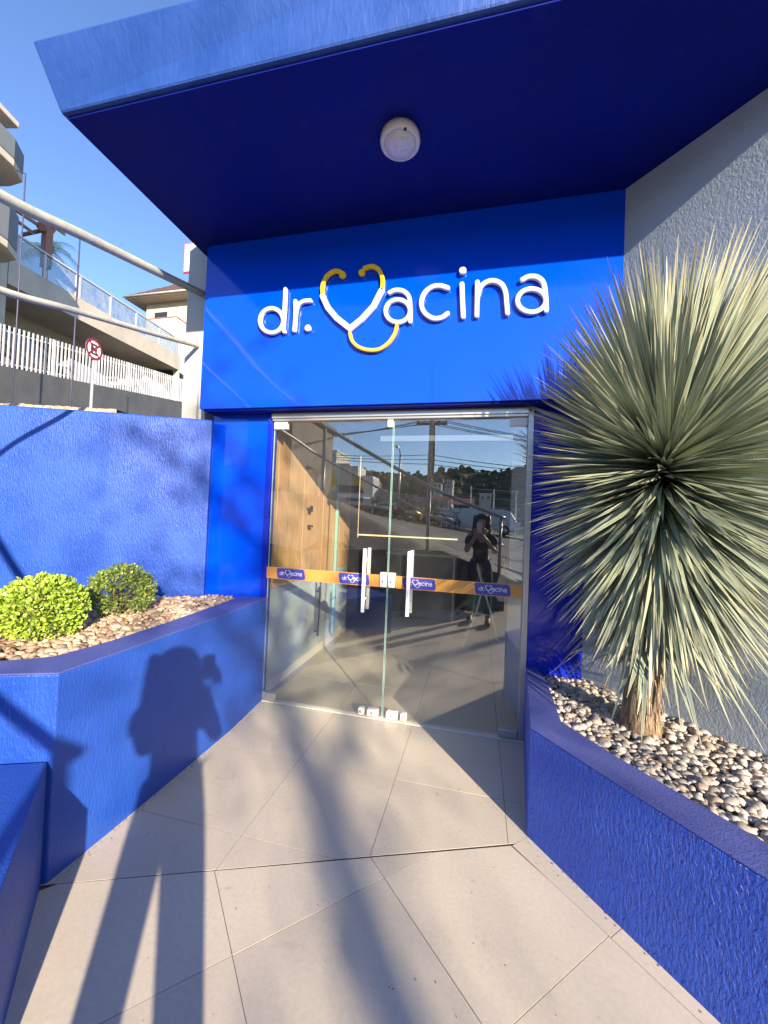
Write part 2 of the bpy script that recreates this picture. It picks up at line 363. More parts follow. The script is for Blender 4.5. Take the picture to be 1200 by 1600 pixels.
# led lines, shelf
a = at_y(522, 847, 6.6); b_ = at_y(615, 838, 6.85); c_ = at_y(715, 843, 6.85)
MB().box((a.x, 6.83, b_.z-.012), (b_.x, 6.86, b_.z+.012)).build('glow_strip', M_warm_glow, clinic)
MB().box((b_.x+.01, 6.83, b_.z-.012), (c_.x, 6.86, b_.z+.012)).build('glow_strip', M_led2, clinic)
d0 = at_y(563, 712, 6.8); d1 = at_y(561, 840, 6.8)
MB().box((d0.x-.012, 6.80, d1.z), (d0.x+.012, 6.825, d0.z)).build('glow_strip', M_warm_glow, clinic)  # gleam along a wood frame edge, put in as a glowing strip
lt = at_y(520, 685, 5.5)
MB().box((-1.4, 5.5, lt.z-.04), (.49, 5.53, lt.z+.03)).build('white_beam', mat('beam_white', (.8, .82, .85), .4, emit=(.8, .88, 1), es=.12), clinic)  # white interior beam, faint bluish glow set in its material

# doors: two frameless glass leaves, each a part with its fittings
XC = -.632
for s, (x0, x1) in ((-1, (-1.604, XC-.004)), (1, (XC+.004, .308))):
    leaf = MB().box((x0, 2.866, .012), (x1, 2.876, 2.192)).build('glass_door', M_glass, clinic)
    for xe in (x0, x1):
        MB().box((xe-.0012, 2.8655, .013), (xe+.0012, 2.8765, 2.19)).build('glass_edge', M_edge_glass, leaf)
    xh = XC+s*.165
    for yy in (2.80, 2.925):
        MB().box((xh-.0125, yy, .77), (xh+.0125, yy+.016, 1.235)).build('handle', M_handle, leaf, bevel=.003)
    MB().tube([(xh, 2.81, .86), (xh, 2.93, .86)], .008, 8).tube([(xh, 2.81, 1.15), (xh, 2.93, 1.15)], .008, 8).build('handle_stem', M_handle, leaf)
    xo = x0 if s < 0 else x1
    MB().box((min(xo, xo-s*.115), 2.852, 2.135), (max(xo, xo-s*.115), 2.89, 2.194)).build('patch_fitting', M_white_plastic, leaf, bevel=.006)
    MB().box((min(xo, xo-s*.125), 2.848, .012), (max(xo, xo-s*.125), 2.894, .066)).build('patch_fitting', M_alu, leaf, bevel=.006)
    MB().box((min(XC+s*.004, XC+s*.058), 2.852, .955), (max(XC+s*.004, XC+s*.058), 2.89, 1.065)).build('lock', M_white_plastic, leaf, bevel=.008)
    MB().lathe([(.0, .004), (.009, .003), (.010, 0)], 12, Matrix.Translation((XC+s*.03, 2.852, 1.0)) @ Matrix.Rotation(PI/2, 4, 'X')).build('keyhole', M_alu, leaf)
    for dx, w, h in ((.03, .085, .052), (.135, .045, .05)):
        xa = XC+s*dx; xb = xa+s*w
        MB().box((min(xa, xb), 2.845, .012), (max(xa, xb), 2.895, .012+h)).build('floor_lock', M_white_plastic, leaf, bevel=.009)
        MB().lathe([(0, .003), (.010, .003), (.011, 0)], 12, Matrix.Translation(((xa+xb)/2, 2.845, .038)) @ Matrix.Rotation(PI/2, 4, 'X')).build('bolt', M_alu, leaf)
MB().box((XC-.045, 2.848, 2.14), (XC-.004, 2.893, 2.2)).build('top_latch', M_white_plastic, clinic, bevel=.005)

# ================================================================== LETTERING
def cat_rom(pts, n=7, closed=False):
    P = [Vector(p) for p in pts]; m = len(P); out = []
    rngm = m if closed else m-1
    for i in range(rngm):
        p0 = P[(i-1) % m] if closed or i > 0 else P[0]*2-P[1]; p1 = P[i]; p2 = P[(i+1) % m]
        p3 = P[(i+2) % m] if closed or i+2 < m else P[-1]*2-P[-2]
        for k in range(n):
            t = k/n; out.append(.5*((2*p1)+(p2-p0)*t+(2*p0-5*p1+4*p2-p3)*t*t+(3*p1-p0-3*p2+p3)*t**3))
    if not closed: out.append(P[-1])
    return out
def stroke(mb, pts, w, d, y0, closed=False, ch=.004, sharp=False):
    """flat raised stroke with round ends in the x-z plane, back at y0, front at y0-d"""
    P = [Vector(p) for p in pts] if sharp else cat_rom(pts, 7, closed); m = len(P); h = w/2
    prof = [(-h, 0), (-h, d-ch), (-h+ch, d), (h-ch, d), (h, d-ch), (h, 0)]
    vs = []; ns = []
    for i in range(m):
        a = P[(i-1) % m] if closed or i > 0 else P[i]; b = P[(i+1) % m] if closed or i < m-1 else P[i]
        d1 = (P[i]-a); d2 = (b-P[i]); t = (d1.normalized() if d1.length > 1e-9 else Vector((0, 0)))+(d2.normalized() if d2.length > 1e-9 else Vector((0, 0)))
        t.normalize(); ns.append(Vector((-t.y, t.x)))
        sc = 1
        if d1.length > 1e-9 and d2.length > 1e-9: sc = 1/max(.5, math.sqrt(max(0, (1+d1.normalized().dot(d2.normalized()))/2)))
        for (o, e) in prof:
            q = P[i]+ns[-1]*o*sc; vs.append((q.x, y0-e, q.y))
    k = len(prof); fs = []
    for i in range(m if closed else m-1):
        j = (i+1) % m
        for a in range(k-1): fs.append((i*k+a, i*k+a+1, j*k+a+1, j*k+a))
    mb.add(vs, fs)
    if not closed:
        for e, sg in ((0, -1), (m-1, 1)):
            c = P[e]; nn = ns[e]; tt = Vector((nn.y, -nn.x))*sg; K = 8; vv = [(c.x, y0-d, c.y)]
            for a in range(K+1):
                an = PI*a/K; dr = nn*math.cos(an)+tt*math.sin(an)
                for (r_, e_) in ((h-ch, d), (h, d-ch), (h, 0)): q = c+dr*r_; vv.append((q.x, y0-e_, q.y))
            ff = []
            for a in range(K):
                i0 = 1+3*a; i1 = 1+3*(a+1)
                ff += [(0, i0, i1), (i0, i0+1, i1+1, i1), (i0+1, i0+2, i1+2, i1+1)]
            mb.add(vv, ff)
def disc(mb, c, r, d, y0, ch=.004, K=24):
    vv = [(c[0], y0-d, c[1])]; 
    for a in range(K):
        an = 2*PI*a/K
        for (r_, e_) in ((r-ch, d), (r, d-ch), (r, 0)): vv.append((c[0]+r_*math.cos(an), y0-e_, c[1]+r_*math.sin(an)))
    ff = []
    for a in range(K):
        i0 = 1+3*a; i1 = 1+3*((a+1) % K); ff += [(0, i0, i1), (i0, i0+1, i1+1, i1), (i0+1, i0+2, i1+2, i1+1)]
    mb.add(vv, ff)
def ell(cx, cy, rx, ry, n=12): return [(cx+rx*math.cos(2*PI*k/n), cy+ry*math.sin(2*PI*k/n)) for k in range(n)]
# strokes: (letter, material key, kind, points, width) in the survey sheet of the sign
LOGO = [
 ('letter', 'w', 'loop', ell(100, 277, 42, 44), 18), ('letter+', 'w', 'line', [(150, 164), (147, 230), (142, 300), (146, 317)], 17),
 ('letter', 'w', 'line', [(186, 207), (186, 260), (182, 312)], 17), ('letter+', 'w', 'line', [(186, 252), (194, 224), (214, 208), (240, 205)], 17),
 ('full_stop', 'w', 'disc', [(231, 304)], 14),
 ('heart_outline', 'w', 'poly', [(284, 188), (303, 230), (335, 268), (383, 306), (425, 272), (468, 225), (497, 168)], 24),
 ('ear_tube', 'y', 'line', [(284, 176), (285, 148), (300, 115), (328, 97), (350, 101)], 17), ('ear_tip', 'y', 'disc', [(357, 111)], 14),
 ('ear_tube', 'y', 'line', [(500, 160), (501, 125), (488, 93), (463, 80), (436, 87)], 17), ('ear_tip', 'y', 'disc', [(426, 103)], 14),
 ('stethoscope_loop', 'o', 'line', [(383, 322), (390, 348), (412, 371), (447, 383), (487, 381), (520, 360), (543, 328), (553, 296)], 14),
 ('letter', 'w', 'loop', ell(556, 242, 44, 41), 17), ('letter+', 'w', 'line', [(527, 176), (548, 167), (577, 171), (597, 192), (601, 232), (601, 280)], 17),
 ('letter', 'w', 'line', [(737, 159), (710, 151), (680, 155), (652, 178), (641, 213), (652, 247), (682, 268), (714, 266), (736, 251)], 18),
 ('letter', 'w', 'line', [(788, 145), (790, 200), (793, 262)], 19), ('letter+', 'w', 'disc', [(791, 96)], 14),
 ('letter', 'w', 'line', [(844, 138), (843, 200), (842, 258)], 18), ('letter+', 'w', 'line', [(844, 192), (858, 152), (893, 133), (928, 143), (945, 172), (950, 218), (953, 250)], 18),
 ('letter', 'w', 'loop', ell(1040, 204, 51, 42), 17), ('letter+', 'w', 'line', [(1007, 129), (1030, 118), (1060, 120), (1082, 140), (1090, 182), (1093, 240)], 18),
]
def logo_xz(cx, cy):
    p = at_y(380+cx/2.3077, 380+cy/2.3077, YF-.035); return (p.x, p.z)
LP = [logo_xz(x, y) for (_, _, _, pts, _) in LOGO for (x, y) in pts]
lx0, lx1 = min(p[0] for p in LP), max(p[0] for p in LP); lz0, lz1 = min(p[1] for p in LP), max(p[1] for p in LP)
LCX, LCZ, LW = (lx0+lx1)/2, (lz0+lz1)/2, lx1-lx0
def draw_logo(parent, fx, unit, d, y0, mats, names=True, ch=.004):
    cur = None; res = []
    k = 0
    for (nm, mk, kind, pts, w) in LOGO:
        if not nm.endswith('+'):
            cur = [nm, MB(), mk]; res.append(cur); k = 0
        else: k += 1
        P = [fx(*logo_xz(x, y)) for x, y in pts]; W = w*unit; dd = d+k*min(.0012, d*.08)+ (min(.0012, d*.05) if nm == 'stethoscope_loop' else 0)
        if kind == 'disc': disc(cur[1], P[0], W if False else w*unit, dd, y0, ch)
        else: stroke(cur[1], P, W, dd, y0, kind == 'loop', ch, kind == 'poly')
    for nm, mb, mk in res: mb.build(nm, mats[mk], parent, fix=True)
U = (logo_xz(600, 200)[0]-logo_xz(500, 200)[0])/100
sign = thing('logo_sign', 'raised white and yellow dr.vacina lettering with stethoscope heart on the blue fascia', 'sign', (LCX, YF, LCZ))
draw_logo(sign, lambda x, z: (x, z), U*.87, .024, YF-.010, {'w': M_letter, 'y': M_yellow, 'o': M_amber})
sp = MB()
for (nm, mk, kind, pts, w) in LOGO:
    for (x, y) in pts[::3]:
        a, b2 = logo_xz(x, y)
        if kind != 'loop': sp.box((a-.004, YF-.0125, b2-.004), (a+.004, YF, b2+.004))
sp.build('standoff', M_letter_side, sign)

# sticker band across both leaves
band = thing('door_film_strip', 'orange film strip with four blue logo labels across the glass doors', 'sticker', (-.65, 2.86, 1.0))
for x0, x1 in ((-1.612, XC-.062), (XC+.062, .31)):
    n = 12; mb = MB(); vs = []
    MB().box((x0, 2.8625, .955), (x1, 2.8645, 1.045)).build('film', M_orange, band)
for pxc in (454, 553, 655, 770):
    c = at_y(pxc, 905, 2.862); w2, h2 = .118, .040; pts = []
    for (sx, sy, a0) in ((1, 1, 0), (-1, 1, PI/2), (-1, -1, PI), (1, -1, 1.5*PI)):
        for k in range(5):
            an = a0+k*PI/8; sk = .004
            pts.append((c.x+sx*(w2-.016)+.016*math.cos(an)+(sk*(-sy)), 1.0+sy*(h2-.016)+.016*math.sin(an)))
    mb = MB(); n = len(pts); mb.add([(x, 2.861, z) for x, z in pts]+[(x, 2.8622, z) for x, z in pts], [tuple(range(n)), tuple(range(n, 2*n))[::-1]]+[(i, (i+1) % n, n+(i+1) % n, n+i) for i in range(n)])
    lab = mb.build('label_panel', M_label, band)
    sc = .185/LW
    grp = MB()
    for (nm, mk, kind, P_, w) in LOGO:
        P = [((logo_xz(x, y)[0]-LCX)*sc+c.x, (logo_xz(x, y)[1]-LCZ)*sc+1.0) for x, y in P_]
        dz = .0003*(hash((nm, P_[0])) % 3) if False else 0
        if kind == 'disc': disc(grp, P[0], w*U*sc*1.0, .0006, 2.8606, .0001, 10)
        else: stroke(grp, P, w*U*sc*1.1, .0006+(.0003 if nm.endswith('+') else 0), 2.8606, kind == 'loop', .0001, kind == 'poly')
    grp.build('printed_logo', M_white_print, lab)

# ceiling lamp under the canopy
lc = at_z(625, 229, ZS-.07)
lamp = thing('ceiling_light', 'round white bulkhead lamp with frosted dome under the dark blue canopy', 'lamp', (lc.x, lc.y, ZS-.012))
T = Matrix.Translation((lc.x, lc.y, ZS-.012)) @ Matrix.Scale(-1, 4, (0, 0, 1))
M_lamp = mat('lamp_housing', (.66, .63, .57), .4); M_dome = mat('frosted_dome', (.60, .59, .57), .3)
setc(M_dome, ramp(M_dome, noise_n(M_dome, texco(M_dome), 45, 5, .8), [(.3, (.38, .36, .34)), (.48, (.60, .585, .56)), (.8, (.66, .65, .63))]))
MB().lathe([(.085, 0), (.108, .002), (.112, .028), (.109, .044), (.100, .050), (.092, .050), (.088, .045)], 48, T).build('housing', M_lamp, lamp)
MB().lathe([(.089, .045)]+[(.088*math.cos(a*PI/20), .045+.036*math.sin(a*PI/20)) for a in range(0, 11)], 48, T).build('dome', M_dome, lamp)
MB().lathe([(0, .056), (.007, .054), (.009, .049)], 12, Matrix.Translation((lc.x+.045, lc.y-.085, ZS-.012)) @ Matrix.Scale(-1, 4, (0, 0, 1))).build('screw', M_black, lamp)

# ================================================================== LEFT PLANTER
pl = thing('raised_planter', 'blue plaster planter of beige gravel with two clipped shrubs, left of the doors', 'planter', (-1.9, 2.0, 0))
outer = [(-1.60, 2.866), (-1.565, 2.4), (-1.56, 1.9), (-1.56, 1.5), (-1.565, 1.23), (-1.78, 1.14), (-2.6, .80)]
innr = [(-1.80, 2.79), (-1.765, 2.4), (-1.74, 2.0), (-1.73, 1.6), (-1.76, 1.36), (-1.90, 1.25), (-2.66, .92)]
def strip_wall(o_, i_, z0, z1, top_mat, side_mat, parent, name):
    n = len(o_); mb = MB()
    mb.prism(list(o_)+list(i_)[::-1], z0, z1-.006)
    w = mb.build(name, side_mat, parent, bevel=.006)
    c = MB().prism([(x, y) for x, y in o_]+list(i_)[::-1], z1-.007, z1).build('wall_cap', top_mat, parent, bevel=.005)
    return w
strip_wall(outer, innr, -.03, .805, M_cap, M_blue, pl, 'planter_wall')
bw = [at_z(-140, 632, 2.2), at_z(0, 632, 2.2), at_z(160, 641, 2.2).lerp(at_z(0, 632, 2.2).lerp(at_z(332, 656, 2.2), .52), .75), at_z(332, 656, 2.2)]
bwp = [(p.x, p.y) for p in bw]
bwb = [(bwp[0][0]-.05, bwp[0][1]+.22), (bwp[1][0]-.06, bwp[1][1]+.22), (bwp[2][0]-.05, bwp[2][1]+.22), (-2.18, 3.0)]
MB().prism(bwp+[(-2.165, 2.868)]+bwb[::-1], -.03, 2.2).build('back_wall', M_blue, pl, bevel=.012, seg=2)
# raw mortar bed on top, behind the painted edge
mb = MB(); N_ = 60
M_mortar = mat('raw_mortar', (.34, .27, .19), .95)
setc(M_mortar, ramp(M_mortar, noise_n(M_mortar, texco(M_mortar), 35, 6, .8), [(.35, (.10, .075, .05)), (.5, (.40, .31, .20)), (.7, (.62, .52, .38))]))
L0, L1 = Vector((*bwb[0], 2.2)), Vector((*bwb[2], 2.2)); vs = []
for i in range(N_+1):
    t = i/N_; p = L0.lerp(L1, t); hgt = .020+.050*(1-t*.8)*(.6+.8*abs(noise.noise(Vector((t*22, 0, 0)))))+.004
    off = Vector((.06, -.185, 0))
    vs += [tuple(p+off+Vector((0, 0, -.01))), tuple(p+off+Vector((0, 0, hgt))), tuple(p+Vector((0, .12, hgt+.01))), tuple(p+Vector((0, .12, -.01)))]
mb.add(vs, [(i*4+k, (i+1)*4+k, (i+1)*4+k+1, i*4+k+1) for i in range(N_) for k in range(3)]); mb.build('mortar_bed', M_mortar, pl)
# lower stepped block
lb = thing('low_wall', 'low blue plaster block in front of the left planter, striped by a rail shadow', 'wall', (-1.6, .9, 0))
MB().prism([(-1.575, 1.215), (-1.04, .68), (-1.5, .2), (-2.5, .78), (-1.80, 1.12)], -.03, .472).build('wall_body', M_blue, lb, bevel=.008)

# ---- pebbles
def peb_mesh(k):
    r_ = random.Random(k); bm = bmesh.new(); bmesh.ops.create_cube(bm, size=2); bmesh.ops.subdivide_edges(bm, edges=bm.edges, cuts=1, use_grid_fill=True)
    sx, sy, sz = r_.uniform(.8, 1.25), r_.uniform(.62, .9), r_.uniform(.42, .62)
    for v in bm.verts:
        v.co.normalize(); f = 1+.22*noise.noise(v.co*1.3+Vector((k*7.1, 0, 0))); v.co = Vector((v.co.x*sx, v.co.y*sy, v.co.z*sz))*f
    me = bpy.data.meshes.new('pebble'); bm.to_mesh(me); bm.free()
    for p in me.polygons: p.use_smooth = True
    return me
def peb_mat(name, cols):
    m = mat(name, (.3, .27, .24), .55); N, L, b = nodes(m)
    oi = N.new('ShaderNodeObjectInfo'); at_ = N.new('ShaderNodeAttribute'); at_.attribute_name = 'shade'
    ad = N.new('ShaderNodeMath'); ad.operation = 'ADD'; L.new(oi.outputs['Random'], ad.inputs[0]); L.new(at_.outputs['Fac'], ad.inputs[1])
    fr = N.new('ShaderNodeMath'); fr.operation = 'FRACT'; L.new(ad.outputs[0], fr.inputs[0])
    n = len(cols); c = ramp(m, fr.outputs[0], [(i/n, c) for i, c in enumerate(cols)]); 
    nodes_r = [x for x in N if x.type == 'VALTORGB'][-1]; nodes_r.color_ramp.interpolation = 'CONSTANT'
    nz = noise_n(m, texco(m), 70, 4, .7); setc(m, mixc(m, .55, c, ramp(m, nz, [(.3, (.62, .60, .58)), (.7, (1, 1, 1))]), 'MULTIPLY')); bump(m, nz, .2, .002)
    return m
M_peb = peb_mat('river_pebble', [(.40, .35, .29), (.50, .45, .38), (.28, .27, .26), (.50, .46, .41), (.38, .30, .24), (.34, .33, .32), (.54, .51, .47), (.45, .40, .34), (.24, .22, .21), (.50, .43, .36)])
M_peb2 = peb_mat('beige_pebble', [(.46, .33, .21), (.58, .45, .30), (.36, .25, .17), (.64, .53, .38), (.42, .27, .17), (.52, .40, .28), (.60, .47, .33), (.30, .21, .15)])
PEB = []
for k in range(8):
    me = peb_mesh(k); me.materials.append(M_peb); me2 = me.copy(); me2.materials.clear(); me2.materials.append(M_peb2); PEB.append((me, me2))
def scatter(poly, z, parent, which, spacing, size, maxobj, zfun=None, stuffname='gravel', avoid=()):
    xs = [p[0] for p in poly]; ys = [p[1] for p in poly]; pts = []
    x = min(xs)
    while x < max(xs):
        y = min(ys)
        while y < max(ys):
            p = (x+random.uniform(-.45, .45)*spacing, y+random.uniform(-.45, .45)*spacing)
            if inside(p, poly): pts.append(p)
            y += spacing*.86
        x += spacing
    pts.sort(key=lambda p: p[0]**2+p[1]**2+(0 if in_view(p, z) else 100))
    st = MB(); shades = []
    for i, (x, y) in enumerate(pts):
        s = size*random.choice((.45, .6, .75, .85, .95, 1, 1.15, 1.35, 1.5)); zz = z+random.uniform(-.006, .010)+(zfun(x, y) if zfun else 0)
        Mx = Matrix.Translation((x, y, zz)) @ Matrix.Rotation(random.uniform(0, 6.28), 4, 'Z') @ Matrix.Rotation(random.uniform(-.6, .6), 4, 'X') @ Matrix.Rotation(random.uniform(-.5, .5), 4, 'Y') @ Matrix.Scale(s, 4)
        me = random.choice(PEB)[which]
        if i < maxobj: inst(me, 'pebble', parent, Mx)
        else:
            st.add([Mx @ v.co for v in me.vertices], [tuple(p.vertices) for p in me.polygons], True); shades += [random.random()]*len(me.vertices)
    if st.v:
        o = st.build(stuffname, M_peb if which == 0 else M_peb2, parent, fix=False); at_ = o.data.attributes.new('shade', 'FLOAT', 'POINT'); at_.data.foreach_set('value', shades); o['kind'] = 'stuff'
def in_view(p, z):
    v = Vector((p[0], p[1], z))-O; d = v.dot(CF)
    if d < .1: return False
    x = 600+FPX*v.dot(CR)/d; y = 800-FPX*v.dot(CU)/d; return -20 < x < 1220 and -20 < y < 1620
M_soil = mat('soil', (.20, .17, .13), .95)
lpoly = innr+[(-3.0, 1.2), (-2.7, 2.0)]+[bwp[2], bwp[3], (-2.15, 2.87), (-1.80, 2.87)]
lpoly = [(-1.79, 2.87)]+innr[1:6]+[(-2.3, 1.06), (-2.9, 1.2)]+[(p[0]+.02, p[1]-.02) for p in (bwp[1], bwp[2], bwp[3])]+[(-2.15, 2.86)]
MB().prism(lpoly, .5, .755).build('soil', M_soil, pl)
scatter(lpoly, .765, pl, 1, .030, .021, 300, lambda x, y: .02*max(0, (-1.7-x))+.0)

def litter(poly, z, parent, n_, seed):
    rr = random.Random(seed); mb = MB(); xs = [p[0] for p in poly]; ys = [p[1] for p in poly]; k = 0
    while k < n_:
        p = (rr.uniform(min(xs), max(xs)), rr.uniform(min(ys), max(ys)))
        if not inside(p, poly): continue
        k += 1; c = Vector((p[0], p[1], z+rr.uniform(0, .006))); a = rr.uniform(0, 6.28); l = rr.uniform(.012, .034); w = l*rr.uniform(.14, .4); d = Vector((math.cos(a), math.sin(a), rr.uniform(-.2, .2))); e = Vector((-math.sin(a), math.cos(a), rr.uniform(-.3, .3)))
        mb.add([c-d*l, c+e*w+Vector((0, 0, .003)), c+d*l, c-e*w+Vector((0, 0, .003))], [(0, 1, 2, 3)])
    o = mb.build('dry_leaf_litter', mat('dry_leaf', (.20, .12, .055), .85), parent, fix=False); o['kind'] = 'stuff'
litter(lpoly, .792, pl, 70, 4)
# ---- clipped shrubs
def shrub(name, c, r, label, cols, seed, nleaf, leaf):
    rr = random.Random(seed); t = thing(name, label, 'shrub', (c.x, c.y, .78), None); rr.random()
    m = mat('leaf_'+str(seed), cols[0], .35, spec=.5); N, L, b = nodes(m)
    at_ = N.new('ShaderNodeAttribute'); at_.attribute_name = 'shade'
    setc(m, ramp(m, at_.outputs['Fac'], [(i/(len(cols)-1), q) for i, q in enumerate(cols)])); b.inputs['Subsurface Weight'].default_value = 0
    mb = MB(); sh = []
    for i in range(nleaf):
        d = Vector((rr.gauss(0, 1), rr.gauss(0, 1), rr.gauss(0, 1))).normalized()
        if d.z < -.75: continue
        lump = 1+.10*noise.noise(d*2.5+Vector((seed, 0, 0)))+.07*noise.noise(d*6)
        rad = r*lump*(rr.uniform(.62, 1.03) if rr.random() < .55 else rr.uniform(.9, 1.07)); p = c+Vector((d.x, d.y, d.z*.86))*rad
        up = (d*1.0+Vector((rr.uniform(-.9, .9), rr.uniform(-.9, .9), rr.uniform(-.2, 1.0)))).normalized(); sd_ = up.cross(Vector((rr.uniform(-1, 1), rr.uniform(-1, 1), rr.uniform(-1, 1)))).normalized(); nn = sd_.cross(up)
        l = leaf*rr.uniform(.7, 1.3); w = l*.42
        vs = [p, p+up*l*.45+sd_*w*.9+nn*l*.12, p+up*l*.8+sd_*w*.7+nn*l*.06, p+up*l*1.0, p+up*l*.8-sd_*w*.7+nn*l*.06, p+up*l*.45-sd_*w*.9+nn*l*.12, p+up*l*.5]
        mb.add(vs, [(0, 1, 6), (1, 2, 3, 6), (0, 6, 5), (6, 3, 4, 5)], True); s_ = min(1, max(0, rr.gauss(.55, .22))); sh += [s_]*7
    o = mb.build('foliage', m, t, fix=False); a = o.data.attributes.new('shade', 'FLOAT', 'POINT'); a.data.foreach_set('value', sh)
    mb = MB()
    for k in range(9):
        d = Vector((rr.uniform(-1, 1), rr.uniform(-1, 1), rr.uniform(.3, 1))).normalized(); b0 = Vector((c.x, c.y, .75))
        mb.tube([b0, b0.lerp(c, .5)+d*r*.2, c+d*r*.75], [.008, .005, .002], 5)
    mb.build('stem', mat('bark_'+str(seed), (.12, .08, .05), .9), t)
c2 = at_z(166, 966, .78); c2 = Vector((c2.x, c2.y+.10, .93))
c1 = at_z(20, 1006, .78); c1 = Vector((c1.x, c1.y+.13, .925))
shrub('clipped_shrub', c1, .180, 'bright lime green clipped shrub with round glossy leaves, nearer of the two', [(.07, .13, .012), (.22, .34, .03), (.34, .48, .06), (.42, .55, .14)], 1, 5600, .0195)
shrub('clipped_shrub', c2, .175, 'smaller dull green clipped shrub with some dry leaves, beside the doorway end', [(.05, .09, .015), (.12, .20, .03), (.22, .31, .06), (.30, .28, .10)], 2, 4200, .017)

# ================================================================== RIGHT PLANTER AND YUCCA
pr = thing('raised_planter', 'rough blue plaster planter filled with grey river pebbles, right of the doors', 'planter', (.8, 2.0, 0))
ro = [(.352, 2.866), (.325, 2.6), (.272, 2.01), (.48, 1.748), (.70, 1.48), (1.3, .76), (2.6, -.80)]
ri = [(.425, 2.866), (.445, 2.6), (.430, 2.12), (.60, 1.865), (.80, 1.62), (1.41, .88), (2.7, -.70)]
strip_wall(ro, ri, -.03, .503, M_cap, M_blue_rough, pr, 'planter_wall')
rpoly = [ri[0], ri[1], ri[2], ri[3], ri[4], ri[5], (2.0, .17), tuple(wp0+wd*2.3), tuple(wp0+wd*.0), (.93, 2.868)]
MB().prism(rpoly, .2, .435).build('soil', M_soil, pr)
scatter(rpoly, .447, pr, 0, .0285, .0205, 300)

litter(rpoly, .473, pr, 110, 6)
def yucca():
    base = at_z(1000, 1138, .45); C0 = Vector((base.x+.06, base.y-.05, 1.78))
    t = thing('yucca_plant', 'tall round yucca with hundreds of stiff grey-green blade leaves', 'plant', (base.x, base.y, .44))
    # trunk with shaggy fibre
    mt = mat('yucca_trunk', (.2, .14, .09), .95); nz = noise_n(mt, texco(mt, (1, 1, .15)), 90, 5, .7); setc(mt, ramp(mt, nz, [(.3, (.08, .055, .035)), (.55, (.25, .18, .12)), (.75, (.42, .33, .23))])); bump(mt, nz, .9, .01)
    path = [base+Vector((0, 0, -.03)), base+Vector((0, 0, .1)), base.lerp(C0, .5), C0]
    MB().tube(path, [.10, .082, .07, .045], 18).build('trunk', mt, t)
    fb = MB()
    for i in range(420):
        a = random.uniform(0, 2*PI); z = random.uniform(0, 1)**1.2*.7; p = base.lerp(C0, z/1.35)+Vector((math.cos(a), math.sin(a), 0))*(.088-.03*z)
        l = random.uniform(.04, .10); tip = p+Vector((math.cos(a)*random.uniform(0.0, .02), math.sin(a)*random.uniform(0, .02), -l)); s_ = Vector((-math.sin(a), math.cos(a), 0))*.003
        if tip.z < .46: tip.z = .46
        fb.add([p-s_, p+s_, tip], [(0, 1, 2)])
    f = fb.build('trunk_fibre', mat('dry_fibre', (.36, .27, .17), .95), t, fix=False); f['kind'] = 'stuff'
    ml = mat('yucca_leaf', (.17, .23, .16), .38, spec=.6); N, L, b = nodes(ml)
    tc = N.new('ShaderNodeAttribute'); tc.attribute_name = 'along'; cr = ramp(ml, tc.outputs['Fac'], [(0, (.30, .31, .19)), (.10, (.19, .245, .205)), (.8, (.235, .29, .225)), (1, (.30, .24, .15))])
    at2 = N.new('ShaderNodeAttribute'); at2.attribute_name = 'edge'
    c3 = mixc(ml, at2.outputs['Fac'], cr, (.62, .64, .38))  # pale yellow sun highlights on the blade edges, put into the colour
    oi = N.new('ShaderNodeObjectInfo'); c4 = mixc(ml, ramp(ml, oi.outputs['Random'], [(0, (0, 0, 0)), (1, (.30, .30, .30))]), c3, (.30, .35, .20)); setc(ml, c4)
    def leaf(bend, K=6, w=.0118):
        vs = []; fs = []; al = []; ed = []
        for i in range(K+1):
            s_ = i/K; ww = w*(1-.25*s_) if s_ < .55 else w*(1-.25*.55)*(1-(s_-.55)/.45)**.8
            if i == K: ww = .0004
            if i == 0: ww = w*1.25
            x = s_; z = -bend*s_*s_
            for (o_, zz) in ((-1, .0), (-.66, -.0015), (0, -.0030), (.66, -.0015), (1, .0)):
                vs.append(Vector((x, o_*ww, z+zz*(1-s_)))); al.append(s_); ed.append(1. if abs(o_) == 1 else 0.)
            if i: fs += [((i-1)*5+k, i*5+k, i*5+k+1, (i-1)*5+k+1) for k in range(4)]
        return vs, fs, al, ed
    protos = []
    for bnd in (0, .02, .05, .09):
        vs, fs, al, ed = leaf(bnd); me = MB().add(vs, fs, True).mesh('leaf', ml)
        me.attributes.new('along', 'FLOAT', 'POINT').data.foreach_set('value', al); me.attributes.new('edge', 'FLOAT', 'POINT').data.foreach_set('value', ed)
        protos.append((me, vs, fs, al, ed))
    items = []
    NL = 2900; ga = PI*(3-5**.5)
    for i in range(NL):
        z = 1-2*(i+.5)/NL; z = max(-1, min(1, z*1.0)); rad = math.sqrt(1-z*z); a = i*ga
        d = Vector((rad*math.cos(a), rad*math.sin(a), z))+Vector((random.gauss(0, .06), random.gauss(0, .06), random.gauss(0, .05)))
        d.normalize()
        if d.z < -.93: continue
        ln = random.uniform(.86, 1.05)
        bv = 1.03 if d.z > 0 else 1.08; rh = math.hypot(d.x, d.y); kk = .66*(rh**.70)/max(rh, .05)
        tip = C0+Vector((d.x*kk, d.y*kk, d.z*bv))*ln
        dist = (Vector((tip.x, tip.y))-wp0).dot(wn_)
        if dist < .015: tip += Vector((wn_.x, wn_.y, 0))*(.015-dist+random.uniform(0, .03))
        if tip.y > 2.84: tip.y = 2.84-random.uniform(0, .04)
        if tip.z < .50: tip.z = .50+random.uniform(0, .05)
        bz = (d.z*.42 if d.z < 0 else d.z*.06)
        ax = base.lerp(C0, max(.0, 1+bz/1.35)) if bz < 0 else C0+Vector((0, 0, bz))
        b0 = ax+Vector((d.x, d.y, 0))*.045
        v = tip-b0; items.append((b0, v, d))
